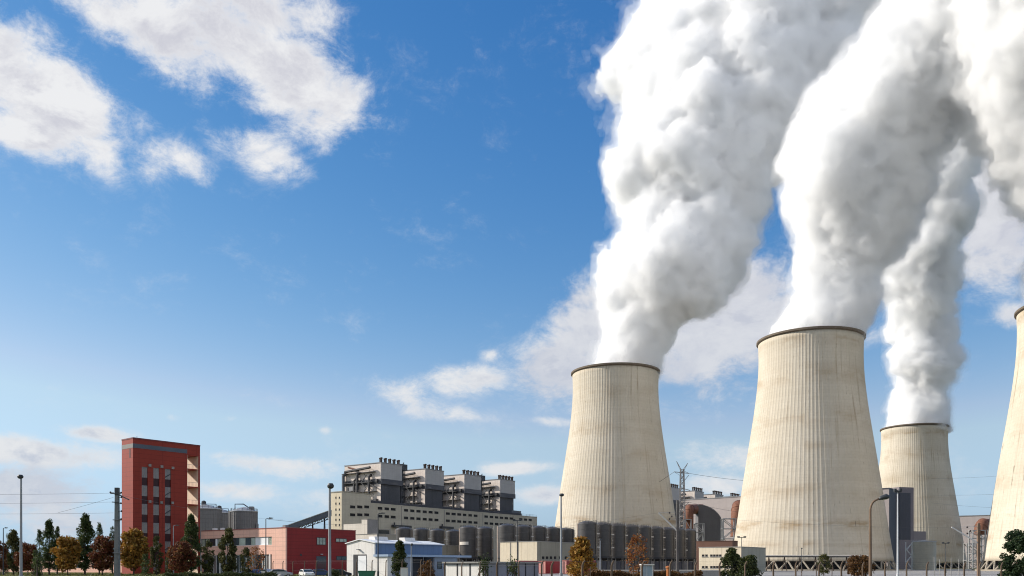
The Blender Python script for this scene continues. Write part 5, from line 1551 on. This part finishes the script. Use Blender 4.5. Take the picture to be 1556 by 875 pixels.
TR = [ # px, top, half width, distance, kind, label, leaves, count, leaf size
 (1,822,9,186,'round','dark red tree cut off by the left edge',L_RED,2200),
 (9,838,6,200,'poplar','short dark poplar at the far left edge, under the small lamp',L_POP,1500),
 (20,808,12,196,'poplar','leafy olive poplar between the far left edge and the tall grey lamp',L_OLV,3200),
 (42,827,14,178,'round','dark red-brown round tree behind the tall grey lamp',L_RED,3000),
 (60,806,6.5,205,'poplar','slim poplar just right of the tall grey lamp',L_POP,1800),
 (55,836,7,150,'bush','dark bushy sapling held by slanting stakes near the tall grey lamp',L_POP,1300),
 (75,793,10,186,'poplar','tall dark poplar left of the golden round tree',L_POP,4000),
 (87,800,6,197,'poplar','smaller poplar crown leaning on the tall dark poplar',L_POP,2000),
 (103,819,18,176,'round','golden orange round tree between two tall poplars',L_ORG,3800),
 (129,783,12,184,'poplar','tallest poplar of the avenue, left of the dark red tree',L_POP,4600),
 (151,795,6.5,196,'poplar','slim poplar behind the dark red round tree',L_POP,1900),
 (156,816,16,174,'round','dark red round tree left of the concrete mast',L_RED,3800),
 (171,801,6,202,'poplar','slim poplar partly behind the concrete mast',L_POP,1700),
 (203,806,20,172,'round','big golden tree right of the concrete mast',L_ORG,4200),
 (221,842,7,165,'bush','dark green shrub below the big golden tree',L_POP,900),
 (238,815,7,168,'narrow','narrow olive columnar tree before the red tower block',L_OLV,2600),
 (258,833,6,166,'narrow','small olive columnar tree left of the dark red maple',L_OLV,1500),
 (290,785,12,172,'poplar','tall dark poplar at the right end of the red tower block',L_POP,4600),
 (275,825,17,160,'round','dark red maple at the foot of the tall right poplar',L_RED,3400),
 (316,823,7.5,160,'narrow','columnar green tree at the left end of the salmon office',L_OLV,2400),
 (346.5,807,10.5,158,'narrow','tall columnar tree before the salmon office windows',L_OLV,3600),
 (374,833,7,156,'narrow','short columnar tree with sparse top before the office',L_OLV,1500),
 (389,830,13,154,'sparse','thin sapling with few rust-red leaves before the office',L_BRN,260),
 (607,823,11,142,'cone','dark green conifer in front of the blue shed',L_BSH,3400),
 (884,820,20,150,'cone','orange-gold tree with a broad base in front of the first dark tank',L_ORG,1500),
 (970,814,17,128,'sparse','red and orange tree with upright branches before the dark tanks',L_BRN,560),
 (1112,835,15,150,'bush','dark green bush before the cream annexe',L_BSH,2600),
 (1137,847,16,148,'bush','lower spreading green bush right of the other bush at the annexe',L_BSH,2200),
 (1252,842,9,140,'round','small yellow-green tree under the pipe bridge',L_OLV,1100),
 (1306,846,17,135,'round','brown-leaved small tree left of the swan-neck lamp',L_HDG,1600),
 (1562,806,40,84,'pine','dark green pine at the lower right corner',L_PIN,9000),
 (648,852,12,135,'bush','small brown bush in the open bay of the blue shed',L_HDG,900),
 (507,866,10,140,'bush','low dark bush before the deep red wall',L_BSH,700),
]
for i, (px, top, hw, Y, kind, lab, lm, n) in enumerate(TR):
    sz = None
    if kind == 'pine': sz = .21
    tree(px, top, hw, Y, kind, lab, lm, 40+i, n, leaf=sz, group=T_G if px < 300 else 'trees and bushes by the plant', low=({'round': None}.get(kind, None) if px != 883 else 1.2))
# staked saplings: dark bundles tied to three slanting stakes
def staked(px, top, Y, label):
    r = empty('staked_sapling', (PX(px,Y), Y, 0), .4, label, 'sapling', 'staked saplings')
    h = PZ(top, Y)
    MB().tube([(0,0,-.2),(.05,.02,h)], [.06,.035], 6).build('trunk', M_BARK, r)
    for k in range(3):
        a = k*2.094+.5; MB().tube([(math.cos(a)*1.0,math.sin(a)*1.0,-.1),(math.cos(a)*.1,math.sin(a)*.1,h*.86)], .07, 6).build('stake', M_BARK, r)
    rng = np.random.default_rng(int(px)); n = 420
    P = rng.normal(size=(n,3))*np.array([.28,.28,.5])+np.array([0,0,h*.72]); leaves_mesh('crown', P, rng.uniform(.12,.26,n), L_POP, rng, r)
    return r
staked(735, 848, 96, 'dark staked sapling before the pale garage doors')
staked(779, 852, 96, 'dark staked sapling before the grey side of the garage row')
staked(57, 845, 140, 'dark staked sapling among the avenue trees')

# hedges and rough grass: nobody could count these leaves
def hedge(name, label, px0, px1, Y, ztop, lm, n, seed, depth=2.0):
    rng = np.random.default_rng(seed)
    x0, x1 = PX(px0,Y), PX(px1,Y)
    x = rng.uniform(x0,x1,n); y = Y+rng.uniform(-depth/2,depth/2,n)
    hgt = ztop*(.78+.22*np.sin(x*1.3+seed)*np.sin(x*.47)+rng.uniform(-.12,.12,n))
    z = rng.uniform(0,1,n)**.6*hgt
    o = leaves_mesh(name, np.stack([x,y,z],1), rng.uniform(.14,.34,n), lm, rng, None)
    tag(o, label, 'hedge'); return o
tag(hedge('hedge', 'rust-brown clipped hedge below the dark tanks', 893, 1066, 118, 1.50, L_HDG, 9000, 2), kind='thing')
tag(hedge('hedge', 'green and brown hedge along the avenue lawn', 250, 420, 150, 1.0, L_BSH, 4500, 3), kind='thing')
rng = np.random.default_rng(9); n = 26000
gx = rng.uniform(-150, -30, n); gy = rng.uniform(150, 235, n)
gp = np.stack([gx, gy, rng.uniform(.0, .16, n)], 1)
o = leaves_mesh('grass', gp, rng.uniform(.2,.45,n), leaf_mat('grass_blades', [(.09,.11,.03),(.15,.16,.045),(.20,.19,.06),(.25,.22,.09)]), rng, None)
tag(o, 'rough green lawn under the avenue trees', 'grass', kind='stuff')
